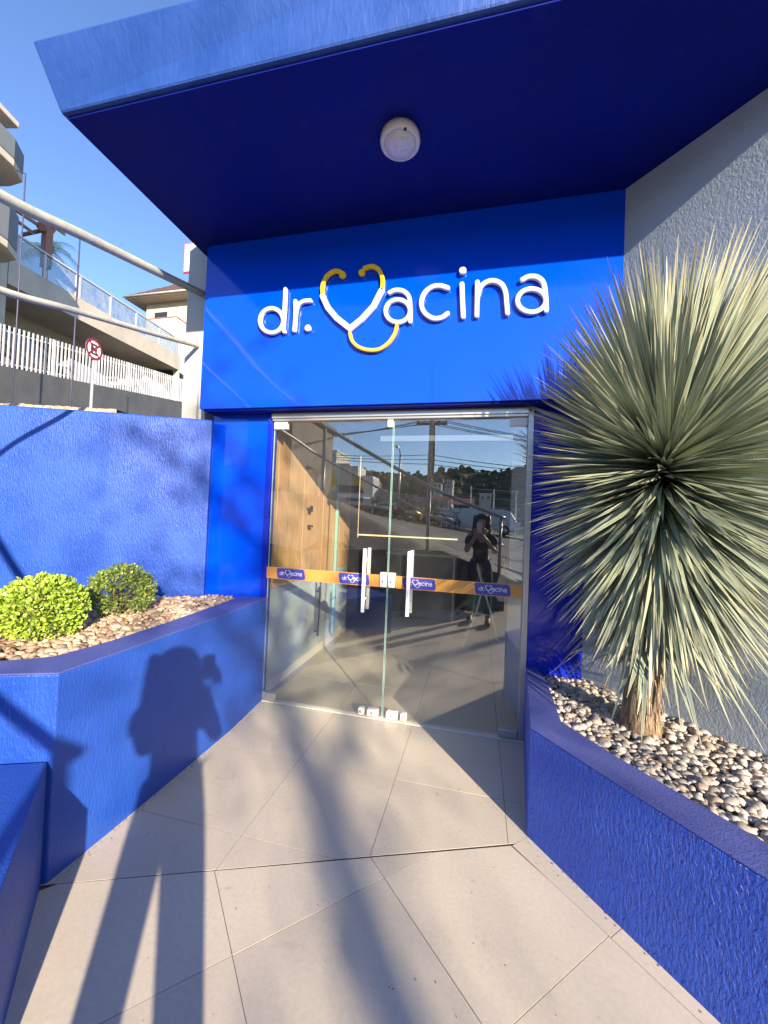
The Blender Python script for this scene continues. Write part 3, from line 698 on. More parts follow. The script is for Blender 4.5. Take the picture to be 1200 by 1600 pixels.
    for i in range(110):      # hanging skirt round the top of the trunk
        a = random.uniform(0, 2*PI); f_ = random.uniform(.10, .62); d = Vector((math.cos(a), math.sin(a), 0)); b0 = base.lerp(C0, random.uniform(.32, .66))+d*.06
        tip = Vector((b0.x+d.x*f_*.75, b0.y+d.y*f_*.75, random.uniform(.62, .86)-.05*f_)); dist = (Vector((tip.x, tip.y))-wp0).dot(wn_)
        if dist < .015: tip += Vector((wn_.x, wn_.y, 0))*(.03-dist)
        items.append((b0, tip-b0, d))
    def key(it):
        b0, v, d = it; m_ = b0+v*.7; return (m_-O).length-(.5 if (m_-O).normalized().dot(CF) > 0 else 0)
    items.sort(key=key)
    # the leaves that show largest face the camera; the rest are one mass
    st = MB(); AL = []; ED = []
    for i, (b0, v, d) in enumerate(items):
        ln = v.length; x = v.normalized(); y = Vector((0, 0, 1)).cross(x)
        if y.length < 1e-3: y = Vector((1, 0, 0))
        y.normalize(); z = x.cross(y); roll = random.uniform(-.7, .7); R_ = Matrix.Rotation(roll, 3, x); y = R_ @ y; z = R_ @ z
        sw = random.uniform(.8, 1.15)
        Mx = Matrix(((x.x*ln, y.x*sw, z.x*ln, b0.x), (x.y*ln, y.y*sw, z.y*ln, b0.y), (x.z*ln, y.z*sw, z.z*ln, b0.z), (0, 0, 0, 1)))
        k = random.choice((0, 1, 1, 2, 2, 3)); me, vs, fs, al, ed = protos[k]
        if i < 300: 
            o = inst(me, 'leaf', None, Matrix.Identity(4)); o.parent = t; o.matrix_basis = Matrix.Translation(-t.location) @ Mx
        else: st.add([Mx @ q for q in vs], fs, True); AL += al; ED += ed
    o = st.build('leaf_mass', ml, t, fix=False); o['kind'] = 'stuff'
    o.data.attributes.new('along', 'FLOAT', 'POINT').data.foreach_set('value', AL); o.data.attributes.new('edge', 'FLOAT', 'POINT').data.foreach_set('value', ED)
yucca()

# ================================================================== HANDRAIL (curved, climbs with the street) 
UP = [(-2.44, 3.04, 3.395), (-2.43, 2.6, 3.285), (-2.41, 1.9, 3.115), (-2.40, 1.46, 3.005), (-2.38, .8, 2.93), (-2.25, .25, 2.80), (-1.70, -.4, 2.50), (-.81, -.9, 2.04), (-.19, -1.2, 1.786), (.45, -1.4, 1.562)]
UPs = []
P3 = [Vector(p) for p in UP]
for i in range(len(P3)-1):
    p0 = P3[max(0, i-1)]; p1 = P3[i]; p2 = P3[i+1]; p3 = P3[min(len(P3)-1, i+2)]
    for k in range(6):
        t_ = k/6; UPs.append(.5*((2*p1)+(p2-p0)*t_+(2*p0-5*p1+4*p2-p3)*t_**2+(3*p1-p0-3*p2+p3)*t_**3))
UPs.append(P3[-1])
rail = thing('handrail', 'pale grey tubular handrail with two rails climbing along the street edge', 'railing', (-2.4, 1.5, 2.0))
MB().tube(UPs, .030, 18).build('top_rail', M_rail, rail)
LOs = [p-Vector((0.02, 0, .465)) for p in UPs]
MB().tube(LOs, .019, 14).build('lower_rail', M_rail, rail)
def base_at(p): return min(p.z-.97, .98)
MB().tube([(-2.44, 3.04, 3.40), (-2.44, 3.04, 3.36), (-2.43, 3.02, 2.1)], .028, 16).build('post', M_rail, rail)
for i in (30, 42, 53):
    p = UPs[i]; MB().tube([p, Vector((p.x, p.y, base_at(p)-.1))], .028, 14).build('post', M_rail, rail)
# retaining wall carrying the rail round behind the entrance
rw = thing('curved_retaining_wall', 'curved dark grey retaining wall that carries the handrail behind the entrance path', 'wall', (-1.5, -.6, 0))
arc = [p for p in UPs if p.y < .9]
for_o = []; for_i = []
for i, p in enumerate(arc):
    a = arc[max(0, i-1)]; b = arc[min(len(arc)-1, i+1)]; t_ = Vector((b.x-a.x, b.y-a.y)).normalized(); n_ = Vector((-t_.y, t_.x))
    for_i.append((p.x+n_.x*.1, p.y+n_.y*.1, base_at(p))); for_o.append((p.x-n_.x*.1, p.y-n_.y*.1, base_at(p)))
mb = MB(); n = len(arc); vs = []
for i in range(n): vs += [(for_i[i][0], for_i[i][1], -.1), for_i[i], for_o[i], (for_o[i][0], for_o[i][1], -.1)]
mb.add(vs, [(i*4+k, (i+1)*4+k, (i+1)*4+(k+1) % 4, i*4+(k+1) % 4) for i in range(n-1) for k in range(4)]+[(0, 1, 2, 3), ((n-1)*4, (n-1)*4+3, (n-1)*4+2, (n-1)*4+1)])
mb.build('wall_body', mat('dark_retaining_render', (.075, .07, .065), .85), rw)

# ================================================================== INTERIOR THINGS
dk0 = at_y(628, 862, 5.9); dk1 = at_y(712, 868, 5.9)
desk = thing('reception_desk', 'plain grey reception desk inside, seen through the right door', 'desk', (dk0.x, 5.9, 0))
MB().box((dk0.x-.2, 5.93, .02), (dk1.x-.03, 6.4, dk1.z-.04)).build('front_panel', M_desk, desk, bevel=.004)
MB().box((dk0.x-.24, 5.89, dk1.z-.04), (dk1.x, 6.44, dk1.z)).build('desk_top', M_desk_edge, desk, bevel=.004)
MB().box((dk1.x-.03, 5.9, .0), (dk1.x, 6.42, dk1.z-.041)).build('side_panel', M_desk_edge, desk, bevel=.003)
ch = thing('folding_chair', 'white tubular folding chair with dark red seat just inside the doors', 'chair', (.08, 4.9, 0))
y0 = 4.75
xs0 = -.14; xs1 = .27
for yy_ in (y0, y0+.38):
    MB().tube([(xs0+.02, yy_, .02), (xs0+.17, yy_, .47), (xs0+.2, yy_, .62)], .011, 8).build('leg', M_white_plastic, ch)
    MB().tube([(xs1+.03, yy_, .02), (xs1-.10, yy_, .47), (xs1-.26, yy_, .95)], .011, 8).build('leg', M_white_plastic, ch)
MB().tube([(xs0+.02, y0, .02), (xs0+.02, y0+.38, .02)], .010, 8).tube([(xs1+.03, y0, .02), (xs1+.03, y0+.38, .02)], .010, 8).tube([(xs0+.02, y0-.02, .43), (xs1-.02, y0-.02, .40)], .010, 8).build('stretcher', M_white_plastic, ch)
MB().box((xs0+.03, y0+.01, .415), (xs1-.06, y0+.37, .45)).build('seat', M_maroon, ch, bevel=.012)
MB().box((xs0-.02, y0+.03, .70), (xs0+.005, y0+.35, .92)).build('backrest', M_maroon, ch, bevel=.01)
grn = thing('cloth_bundle', 'dark green cloth heaped on the folding chair inside', 'cloth', (.05, y0+.2, .46))
mb = MB(); n = 20
vs = []; 
for j in range(n//2+1):
    for i in range(n):
        a = 2*PI*i/n; e = PI/2*j/(n//2); r_ = 1+.18*noise.noise(Vector((math.cos(a)*2, math.sin(a)*2, e*2)))
        vs.append((.07+.19*r_*math.cos(e)*math.cos(a), y0+.19+.17*r_*math.cos(e)*math.sin(a), .455+.24*math.sin(e)*r_))
mb.add(vs, [(j*n+i, j*n+(i+1) % n, (j+1)*n+(i+1) % n, (j+1)*n+i) for j in range(n//2) for i in range(n)], True); mb.build('cloth', M_green, grn)
bg = thing('plastic_bag', 'white plastic bag hanging beside the chair just inside the doors', 'bag', (.30, y0+.05, .65))
mb = MB(); vs = []; n = 20; K = 12
for j in range(K+1):
    t_ = j/K; rad = .02+.085*math.sin(min(1, t_*1.15)*PI/2)*(1-.25*max(0, t_-.8)/.2)
    for i in range(n):
        a = 2*PI*i/n; r_ = rad*(1+.22*noise.noise(Vector((math.cos(a)*2.2, math.sin(a)*2.2, t_*2))))
        vs.append((.33+r_*math.cos(a), y0+.02+r_*.7*math.sin(a), 1.0-.42*t_))
mb.add(vs, [(j*n+i, j*n+(i+1) % n, (j+1)*n+(i+1) % n, (j+1)*n+i) for j in range(K) for i in range(n)]+[tuple(K*n+i for i in range(n))], True); mb.build('bag_body', M_bag, bg)
MB().tube([(.32, y0+.0, .99), (.30, y0, 1.06), (.34, y0+.01, 1.07), (.34, y0+.02, .99)], .006, 6).build('bag_handle', M_bag, bg)

# ================================================================== STREET, GROUND AND FAR THINGS
def ground_h(x, y):
    near = .68-.38*max(-3.2, min(x, 1.2)); far = .95-.135*max(-30, min(x, 25))
    s = max(0, min(1, (-y-1.5)/14)); h = near*(1-s)+far*s
    if y > 0: h += (.235*min(y, 3)+.10*max(0, y-3))*(1 if x < 0 else max(0, 1-x/2))
    if y < -26: h += (y+26)*.02
    if x < -3.2: h += (-3.2-x)*.035*(1 if y > -2 else max(0, 1-(-y-2)/8))
    return h
entry = [(-1.7, 9), (-1.75, 3.1), (-2.3, 3.05), (-3.3, 2.75), (-4.9, 2.15), (-4.8, 1.3), (-3.2, 1.0), (-2.5, .7), (-2.2, .3), (-1.7, -.4), (-.8, -.95), (-.19, -1.25), (.45, -1.45), (1.2, -3.1), (3.4, -1.7), (6.5, -4.4), (9, 9)]
M_asph = mat('asphalt', (.055, .055, .057), .85); nz = noise_n(M_asph, texco(M_asph), 1.2, 8, .7); setc(M_asph, ramp(M_asph, nz, [(.3, (.07, .068, .065)), (.7, (.125, .12, .11))])); bump(M_asph, noise_n(M_asph, texco(M_asph), 60, 3), .3, .01)
M_conc = mat('concrete', (.3, .29, .27), .85); nz = noise_n(M_conc, texco(M_conc), 2.2, 7, .7); setc(M_conc, ramp(M_conc, nz, [(.3, (.22, .21, .20)), (.7, (.36, .35, .32))])); bump(M_conc, noise_n(M_conc, texco(M_conc), 25, 4), .3, .01)
def sheet(name, pts_fn, nx, ny, material, skip=None, **k):
    vs = []; fs = []
    for j in range(ny+1):
        for i in range(nx+1): vs.append(pts_fn(i/nx, j/ny))
    for j in range(ny):
        for i in range(nx):
            a = j*(nx+1)+i; q = (a, a+1, a+nx+2, a+nx+1)
            cx = sum(vs[m][0] for m in q)/4; cy = sum(vs[m][1] for m in q)/4
            if skip and skip(cx, cy): continue
            fs.append(q)
    o = MB().add(vs, fs, True).build(name, material, fix=False); return tag(o, kind='structure', **k)
def span(t, lo, hi, c):   # denser in the middle
    u = 2*t-1; s_ = (abs(u)**2.6)*(1 if u > 0 else -1); return c+(s_*(hi-c) if u > 0 else -s_*(lo-c))
sheet('ground', lambda u, v: (lambda x, y: (x, y, ground_h(x, y)-.02))(span(u, -900, 900, 0), span(v, -900, 900, -1)), 150, 150, mat('ground_earth', (.12, .11, .08), .95), lambda x, y: (-16 < x < 14 and -24 < y < 32))
def bank(x, y):   # the ground leans down to the low wall under the handrail
    d = min(math.hypot(x-p.x, y-p.y) for p in arc); b0 = .90 if x < -.9 else .55
    return min(ground_h(x, y)+.012, b0+.5*d) if y > -2.2 and x < .4 else ground_h(x, y)+.012
def up_z(x, y): return min(bank(x, y), 2.05+.09*max(0, y-2)) if y < 3 else 2.05+.09*(y-2)
sheet('upper_street', lambda u, v: (lambda x, y: (x, y, up_z(x, y)))(-2.45-22*u*u, -.4+31*v*v), 50, 60, M_asph, lambda x, y: inside((x, y), entry))
sheet('verge', lambda u, v: (6.0+9*u, -4.6+37*v, ground_h(6, -4.5)-.05+.04*37*v), 10, 20, M_conc)
sheet('ramp', lambda u, v: (lambda x, y: (x, y, -.008*(1-u*0)+max(0, min(1, (-1.9-y)/1.5))*max(.0, ground_h(x, y)+.02)))(.3+7.5*u, -3.5+2.3*v), 30, 14, M_conc)
sheet('ground', lambda u, v: (-17+32*u, -25+58*v, -.75), 2, 2, mat('subsoil', (.12, .11, .08), .95))
# the road crosses behind the entrance; pavement strip nearest to us
def rdl(x): return -3.2-.10*x      # near kerb line of the road
M_walk = mat('pavement_dark', (.13, .12, .11), .85); setc(M_walk, ramp(M_walk, noise_n(M_walk, texco(M_walk), 3, 6, .7), [(.3, (.10, .095, .085)), (.7, (.17, .155, .14))]))
sheet('sidewalk', lambda u, v: (lambda x, y: (x, y, bank(x, y)))(-12+u*36, (rdl(-12+u*36)-.05)*(1-v)+v*(-.4)), 130, 14, M_walk, lambda x, y: inside((x, y), entry))
sheet('road', lambda u, v: (lambda x, y: (x, y, ground_h(x, y)-.09))(-30+u*70, rdl(-30+u*70)*(1-v)+v*-21.5), 70, 30, M_asph)
sheet('far_sidewalk', lambda u, v: (lambda x, y: (x, y, ground_h(x, y)+.02))(-30+u*70, -21.4-v*3.4), 70, 3, M_conc)
kb = MB()
for k in range(60):
    x = -30+k*70/60; x2 = x+70/60-.01
    kb.prism([(x, rdl(x)-.05), (x2, rdl(x2)-.05), (x2, rdl(x2)+.09), (x, rdl(x)+.09)], -.6, lambda p: ground_h(p[0], rdl(p[0]))+.02)
kerb = kb.build('kerb', M_conc); kerb['kind'] = 'structure'
# hill: wooded ridge beyond the street
M_hill = mat('wooded_hill', (.05, .07, .03), .9); _n = noise_n(M_hill, texco(M_hill), .10, 8, .75); setc(M_hill, ramp(M_hill, _n, [(.3, (.04, .045, .02)), (.5, (.085, .095, .04)), (.62, (.15, .14, .075)), (.78, (.20, .17, .10))]))
def hillp(u, v):
    x = -330+u*620; y = -95-v*190; r_ = 31+9*noise.noise(Vector((x*.012, 3.1, 0)))+5*noise.noise(Vector((x*.04, 7.7, 0)))
    s_ = min(1, max(0, (v-.02)/.75)); h = -1+r_*(s_*s_*(3-2*s_))+(2.8*noise.noise(Vector((x*.16, y*.16, 0)))+2.2*abs(noise.noise(Vector((x*.4, y*.4, 4)))))*(.3+s_)
    if v > .8: h -= (v-.8)*40
    return (x, y, h)
sheet('hill', hillp, 330, 90, M_hill)
sheet('field', lambda u, v: (lambda x, y: (x, y, ground_h(x, -26)-.3-(-26-y)*.01))(-60+u*130, -24.5-v*72), 40, 20, mat('dry_grass', (.11, .12, .05), .9))
# tree crowns on the ridge
M_crown = mat('far_crown', (.035, .05, .022), .9); setc(M_crown, ramp(M_crown, noise_n(M_crown, texco(M_crown), 1.3, 5, .8), [(.3, (.04, .045, .02)), (.55, (.09, .10, .045)), (.8, (.19, .17, .09))]))
def blob(mb, c, r, rr, n=9):
    vs = []; 
    for j in range(1, n//2+1):
        for i in range(n):
            a = 2*PI*i/n+j*.3; e = PI*(j/(n//2+1))-PI/2; d = Vector((math.cos(e)*math.cos(a), math.cos(e)*math.sin(a), math.sin(e))); vs.append(Vector(c)+d*r*(rr.uniform(.75, 1.2)))
    m = n//2; fs = [(j*n+i, j*n+(i+1) % n, (j+1)*n+(i+1) % n, (j+1)*n+i) for j in range(m-1) for i in range(n)]
    mb.add(vs+[Vector(c)+Vector((0, 0, r)), Vector(c)-Vector((0, 0, r))], fs+[((m-1)*n+i, (m-1)*n+(i+1) % n, m*n) for i in range(n)], False)
rr = random.Random(5); mb = MB()
for k in range(2600):
    u, v = rr.random(), rr.random()**.7*.85; p = hillp(u, v); blob(mb, (p[0], p[1], p[2]+.6), rr.uniform(.8, 2.3), rr, 7)
o = mb.build('wood', M_crown, fix=False); tag(o, kind='stuff')

# --- things across the road, seen in the door glass (placed on the far kerb line y = -20)
M_tyre = M_black
def bike_meshes():
    P = {}
    w = MB()
    for cx in (-.62, .62):
        prof = [(.20, -.03), (.27, -.04), (.30, 0), (.27, .04), (.20, .03), (.20, -.03)]
    def wheel(cx): return MB().lathe([(.20, -.03), (.27, -.045), (.305, 0), (.27, .045), (.20, .03), (.20, -.03)], 20, Matrix.Translation((cx, 0, .305)) @ Matrix.Rotation(PI/2, 4, 'X'))
    def hub(cx): return MB().lathe([(0, -.04), (.06, -.04), (.06, .04), (0, .04)], 10, Matrix.Translation((cx, 0, .305)) @ Matrix.Rotation(PI/2, 4, 'X')).lathe([(.17, -.012), (.205, -.02), (.205, .02), (.17, .012)], 16, Matrix.Translation((cx, 0, .305)) @ Matrix.Rotation(PI/2, 4, 'X'))
    P['wheel'] = [(wheel(-.62), 'rub'), (wheel(.64), 'rub')]; P['rim'] = [(hub(-.62), 'chr'), (hub(.64), 'chr')]
    P['fork'] = [(MB().tube([(.64, .06, .3), (.46, .06, .92)], .025, 6).tube([(.64, -.06, .3), (.46, -.06, .92)], .025, 6), 'chr')]
    P['handlebar'] = [(MB().tube([(.36, -.36, 1.04), (.44, -.2, 1.02), (.44, .2, 1.02), (.36, .36, 1.04)], .018, 6), 'rub')]
    body = MB(); prof = [(-.85, .62, .08), (-.55, .66, .13), (-.2, .58, .13), (0, .48, .16), (.22, .62, .15), (.38, .84, .12), (.46, .92, .07)]
    vs = []; n = 10
    for (x, z, r_) in prof:
        for i in range(n): a = 2*PI*i/n; vs.append((x, r_*.95*math.cos(a), z+r_*1.15*math.sin(a)))
    body.add(vs, [(j*n+i, j*n+(i+1) % n, (j+1)*n+(i+1) % n, (j+1)*n+i) for j in range(len(prof)-1) for i in range(n)]+[tuple(range(n))[::-1], tuple((len(prof)-1)*n+i for i in range(n))], True)
    P['body'] = [(body, 'paint')]
    P['front_shield'] = [(MB().prism([(.44, -.17), (.52, -.1), (.54, 0), (.52, .1), (.44, .17)], .42, .98), 'paint')]
    fm = MB(); vs = []
    for k in range(9):
        a = PI*.05+PI*.8*k/8
        for yy in (-.06, .06): vs.append((.64+.34*math.cos(a), yy, .305+.34*math.sin(a)))
    fm.add(vs, [(2*k, 2*k+1, 2*k+3, 2*k+2) for k in range(8)]); P['mudguard'] = [(fm, 'paint')]
    P['seat'] = [(MB().box((-.72, -.13, .74), (.02, .13, .83)), 'rub')]
    P['headlight'] = [(MB().lathe([(0, .06), (.07, .04), (.08, 0), (.05, -.06)], 12, Matrix.Translation((.56, 0, .93)) @ Matrix.Rotation(PI/2, 4, 'Y')), 'chr')]
    P['engine'] = [(MB().box((-.18, -.13, .22), (.2, .13, .46)), 'rub')]
    P['mirror'] = [(MB().tube([(.42, s_*.28, 1.03), (.42, s_*.33, 1.22)], .01, 5).lathe([(0, .01), (.055, .008), (.055, -.008), (0, -.01)], 10, Matrix.Translation((.42, s_*.33, 1.25)) @ Matrix.Rotation(PI/2, 4, 'Y')), 'rub') for s_ in (-1, 1)]
    P['exhaust'] = [(MB().tube([(.1, -.14, .25), (-.3, -.16, .27), (-.75, -.17, .36)], [.025, .04, .045], 8), 'chr')]
    out = []
    for nm, L_ in P.items():
        for m_, k in L_: out.append((nm, m_.mesh(nm, M_white_plastic), k))
    return out
BM = bike_meshes()
PAINT = {k: mat('paint_'+k, c, .3, coat=.4) for k, c in dict(red=(.5, .02, .02), white=(.7, .7, .68), yellow=(.75, .48, .01), black=(.03, .03, .035), silver=(.45, .46, .47), crimson=(.35, .01, .04), pale=(.26, .27, .28)).items()}
def bike(loc, rz, colour, label):
    t = thing('motorcycle', label, 'motorcycle', loc, 'motorcycles parked along the far kerb'); t.rotation_euler = (0, random.uniform(-.02, .02), rz)
    for nm, me, k in BM:
        o = bpy.data.objects.new(nm, me); COL.objects.link(o); o.parent = t
        o.material_slots[0].link = 'OBJECT'; o.material_slots[0].material = {'rub': M_black, 'chr': M_chrome, 'paint': PAINT[colour]}[k]
BY = -18.6
bikes = [(573, 'crimson', 'dark red motorcycle reflected beside the silver car, first of the row'), (593, 'silver', 'silver motorcycle second in the reflected row, behind the crimson one'), (607, 'white', 'white scooter third in the reflected row, left of the red one'), (624, 'red', 'bright red motorcycle fourth in the reflected row'), (634, 'black', 'black motorcycle between the bright red one and the pale one'), (645, 'white', 'white scooter in the reflected row just before the yellow ones'), (656, 'yellow', 'large yellow scooter left of the utility pole foot in the row'), (676, 'yellow', 'second yellow motorcycle, right of the utility pole'), (690, 'white', 'white sports motorcycle next to the second yellow one'), (706, 'silver', 'last pale motorcycle at the right end of the reflected row')]
for px, c, l in bikes:
    p = mir(px, 805, BY); bike((p.x, BY+.35*math.sin(px), ground_h(p.x, BY)-.09), -PI/2+.55+random.uniform(-.15, .15), c, l)
# cars
def car(name, label, cat, loc, rz, L_=4.3, W=1.75, H=1.5, paint=None, van=False, group=None):
    t = thing(name, label, cat, loc, group); t.rotation_euler = (0, 0, rz)
    if van: side = [(-L_/2, .35), (-L_/2, H*.92), (-L_/2+.15, H), (L_*.28, H), (L_*.38, H*.93), (L_*.46, H*.55), (L_/2, H*.48), (L_/2, .35)]
    else: side = [(-L_/2, .38), (-L_/2+.02, H*.62), (-L_/2+.25, H*.66), (-L_*.33, H*.97), (-.1*L_, H), (L_*.10, H*.97), (L_*.24, H*.66), (L_*.42, H*.58), (L_/2, H*.46), (L_/2, .32)]
    def extr(pts, w, taper=.0):
        n = len(pts); vs = []
        for s_ in (-1, 1):
            for (x, z) in pts: vs.append((x, s_*(w/2-(taper if z > H*.7 else 0)), z))
        return MB().add(vs, [tuple(range(n)), tuple(range(n, 2*n))[::-1]]+[(i, (i+1) % n, n+(i+1) % n, n+i) for i in range(n)])
    def part(mb, nm, m_, par=t, bev=0):
        o = mb.build(nm, m_, None, bevel=bev); o.parent = par; return o
    part(extr(side, W, .16), 'body', paint, bev=.05)
    wdw = mat_win
    if van:
        for x0, x1 in ((-L_*.46, -L_*.22), (-L_*.20, L_*.02), (L_*.04, L_*.26)):
            for s_ in (-1, 1): part(MB().box((x0, s_*(W/2-.158)-.01, H*.58), (x1, s_*(W/2-.158)+.01, H*.86)), 'window', wdw)
        part(MB().add([(L_*.385, -W*.38, H*.92), (L_*.385, W*.38, H*.92), (L_*.468, W*.42, H*.57), (L_*.468, -W*.42, H*.57)], [(0, 1, 2, 3)]), 'windscreen', wdw)
    else:
        for s_ in (-1, 1): part(MB().prism([(0, 0)]*0 or [(-L_*.30, s_*(W/2-.165)), (L_*.15, s_*(W/2-.165)), (L_*.15, s_*(W/2-.135)), (-L_*.30, s_*(W/2-.135))], H*.68, H*.90), 'window', wdw)
        part(MB().add([(L_*.11, -W*.36, H*.955), (L_*.11, W*.36, H*.955), (L_*.235, W*.42, H*.68), (L_*.235, -W*.42, H*.68)], [(0, 1, 2, 3)]).add([], []), 'windscreen', wdw)
        for v in t.children[-1].data.vertices: v.co.x += .015; v.co.z += .01
        part(MB().box((L_/2-.01, -.45, .52), (L_/2+.03, .45, .66)), 'grille', M_black)
    for sx in (-.31, .32):
        for s_ in (-1, 1):
            part(MB().lathe([(.2, -.1), (.3, -.11), (.33, -.06), (.33, .06), (.3, .11), (.2, .1)], 20, Matrix.Translation((sx*L_, s_*(W/2-.09), .33)) @ Matrix.Rotation(PI/2, 4, 'X')), 'tyre', M_black)
            part(MB().lathe([(0, .09), (.2, .1), (.2, -.1), (0, -.09)], 16, Matrix.Translation((sx*L_, s_*(W/2-.085), .33)) @ Matrix.Rotation(PI/2, 4, 'X')), 'rim', M_alu)
    for s_ in (-1, 1):
        part(MB().box((L_/2-.12, s_*W*.36-.18, H*.44), (L_/2+.012, s_*W*.36+.18, H*.53)), 'headlight', M_chrome, bev=.02)
        part(MB().box((-L_/2-.012, s_*W*.38-.12, H*.50), (-L_/2+.1, s_*W*.38+.12, H*.60)), 'tail_light', PAINT['red'])
        part(MB().box((L_*.17, s_*(W/2+.06)-.09, H*.62), (L_*.21, s_*(W/2+.06)+.09, H*.71)), 'wing_mirror', paint, bev=.02)
    return t
mat_win = mat('car_glass', (.02, .025, .03), .05, spec=.8)
p = mir(541, 806, -15.5); car('silver_car', 'silver car facing the clinic, reflected left of the motorcycles', 'car', (p.x, -15.5, ground_h(p.x, -15.5)-.09), PI/2-.5, paint=PAINT['silver'])
p = mir(762, 815, -21); car('white_van', 'long white passenger van parked behind the reflected woman', 'van', (p.x-.6, -21.0, ground_h(p.x, -21)-.09), PI*.03, 5.2, 1.9, 1.65, paint=PAINT['white'], van=True)
p = mir(535, 778, -24); 
tr = thing('box_truck', 'white box truck parked beyond the silver car in the reflection', 'truck', (p.x, -24, ground_h(p.x, -24)))
z = ground_h(p.x, -24)
MB().box((p.x-2.2, -25.2, z+.9), (p.x+1.5, -23.0, z+3.1)).build('cargo_box', PAINT['white'], tr, bevel=.04)
MB().box((p.x+1.55, -25.1, z+.6), (p.x+2.7, -23.1, z+2.4)).build('cab', PAINT['white'], tr, bevel=.15)
for dx in (-1.5, 2.1):
    for yy_ in (-25.0, -23.2): MB().lathe([(0, -.12), (.45, -.12), (.45, .12), (0, .12)], 18, Matrix.Translation((p.x+dx, yy_, z+.45)) @ Matrix.Rotation(PI/2, 4, 'X')).build('wheel', M_black, tr)
# concrete yard wall
a = mir(556, 800, -24.5); b_ = mir(700, 812, -24.5)
yw = thing('yard_wall', 'long pale concrete yard wall reflected behind the motorcycles', 'wall', (a.x, -24.5, ground_h(a.x, -24.5)))
nn_ = 9
for k in range(nn_):
    xa = a.x+(b_.x-a.x)*k/nn_; xb = a.x+(b_.x-a.x)*(k+1)/nn_-.02; z = ground_h(xa, -24.5)
    MB().box((xa, -24.6, z-.3), (xb, -24.42, z+1.75+(k % 3)*.02)).build('wall_panel', M_conc, yw)
# white fence posts to the right with wire
pfr = thing('wire_fence', 'wire fence on white posts reflected right of the utility pole', 'fence', (0, -23, 1))
for px in (705, 735, 771, 806):
    p = mir(px, 800, -23); z = ground_h(p.x, -23); MB().box((p.x-.05, -23.05, z-.2), (p.x+.05, -22.95, z+3.1)).build('post', PAINT['white'], pfr)
p0 = mir(700, 800, -23); p1 = mir(812, 800, -23); z = ground_h(p0.x, -23)
for h in (1.0, 1.6, 2.2, 2.8): MB().tube([(p0.x, -23, z+h), (p1.x, -23, z+h-.3)], .012, 4).build('wire', M_alu, pfr)
# red awning stall
p = mir(700, 798, -26); aw = thing('awning_stall', 'low stall with a faded red awning beyond the fence', 'stall', (p.x, -26, ground_h(p.x, -26))); z = ground_h(p.x, -26)
MB().add([(p.x-1.6, -25, z+1.75), (p.x+2.0, -25, z+1.55), (p.x+2.0, -27.5, z+2.2), (p.x-1.6, -27.5, z+2.4), (p.x-1.6, -25, z+1.7), (p.x+2.0, -25, z+1.5), (p.x+2.0, -27.5, z+2.15), (p.x-1.6, -27.5, z+2.35)], [(0, 1, 2, 3), (7, 6, 5, 4), (0, 4, 5, 1), (1, 5, 6, 2), (2, 6, 7, 3), (3, 7, 4, 0)]).build('awning', mat('awning_red', (.38, .09, .08), .7), aw)
for dx in (-1.5, 1.9):
    for yy_ in (-25.1, -27.4): MB().box((p.x+dx-.04, yy_-.04, z-.2), (p.x+dx+.04, yy_+.04, z+1.6)).build('pole', M_alu, aw)
# utility pole and wires
M_pole = mat('pole_concrete', (.42, .39, .34), .85); setc(M_pole, ramp(M_pole, noise_n(M_pole, texco(M_pole, (1, 1, .4)), 6, 6, .8), [(.35, (.20, .17, .14)), (.55, (.44, .40, .34)), (.75, (.55, .51, .45))]))
p = mir(669, 812, -19.8); ux, uz = p.x, ground_h(p.x, -19.8)
up_ = thing('utility_pole', 'tall concrete utility pole with crossarm and wires in the door reflection', 'pole', (ux, -19.8, uz))
MB().tube([(ux, -19.8, uz-.3), (ux, -19.8, uz+10.2)], [.19, .13], 14).build('shaft', M_pole, up_)
MB().box((ux-1.0, -19.9, uz+6.35), (ux+1.0, -19.78, uz+6.5)).build('crossarm', mat('dark_timber', (.06, .05, .04), .9), up_)
for dx in (-.9, -.45, .45, .9): MB().lathe([(.03, 0), (.06, .05), (.03, .08), (.06, .12), (.0, .17)], 10, Matrix.Translation((ux+dx, -19.84, uz+6.5))).build('insulator', M_black, up_)
MB().tube([(ux+.18, -19.8, uz+3.0), (ux+.22, -19.75, uz+4.6), (ux+.16, -19.8, uz+6.4)], .07, 8).build('cable_bundle', M_black, up_)
p = mir(622, 800, -22.5); z = ground_h(p.x, -22.5); lp = thing('street_lamp', 'thin dark street lamp post behind the motorcycles in the reflection', 'lamp post', (p.x, -22.5, z))
MB().tube([(p.x, -22.5, z), (p.x, -22.5, z+4.6)], .07, 8).build('post', M_alu, lp); MB().tube([(p.x, -22.5, z+4.6), (p.x, -21.9, z+4.9), (p.x, -21.3, z+4.9)], .04, 6).build('arm', M_alu, lp); MB().box((p.x-.1, -21.5, z+4.82), (p.x+.1, -21.0, z+4.92)).build('lamp_head', M_alu, lp)
wr = thing('overhead_wires', 'dark overhead wires strung from the utility pole across the street', 'wires', (ux, -19.8, uz+6))
for k, (dx, h) in enumerate(((-.9, 6.6), (-.45, 6.6), (.45, 6.6), (.9, 6.6), (0, 4.4), (0, 4.1), (0, 3.8))):
    for sgn, far in ((-1, Vector((-34, -30+k, uz+8.5+.2*k))), (1, Vector((30, -17-k, uz+3.2+.3*k)))):
        A = Vector((ux+dx, -19.84, uz+h)); pts = []
        for i in range(13):
            t_ = i/12; q = A.lerp(far, t_); q.z -= 4*1.3*t_*(1-t_); pts.append(q)
        MB().tube(pts, .022, 4, caps=False).build('wire', M_black, wr)
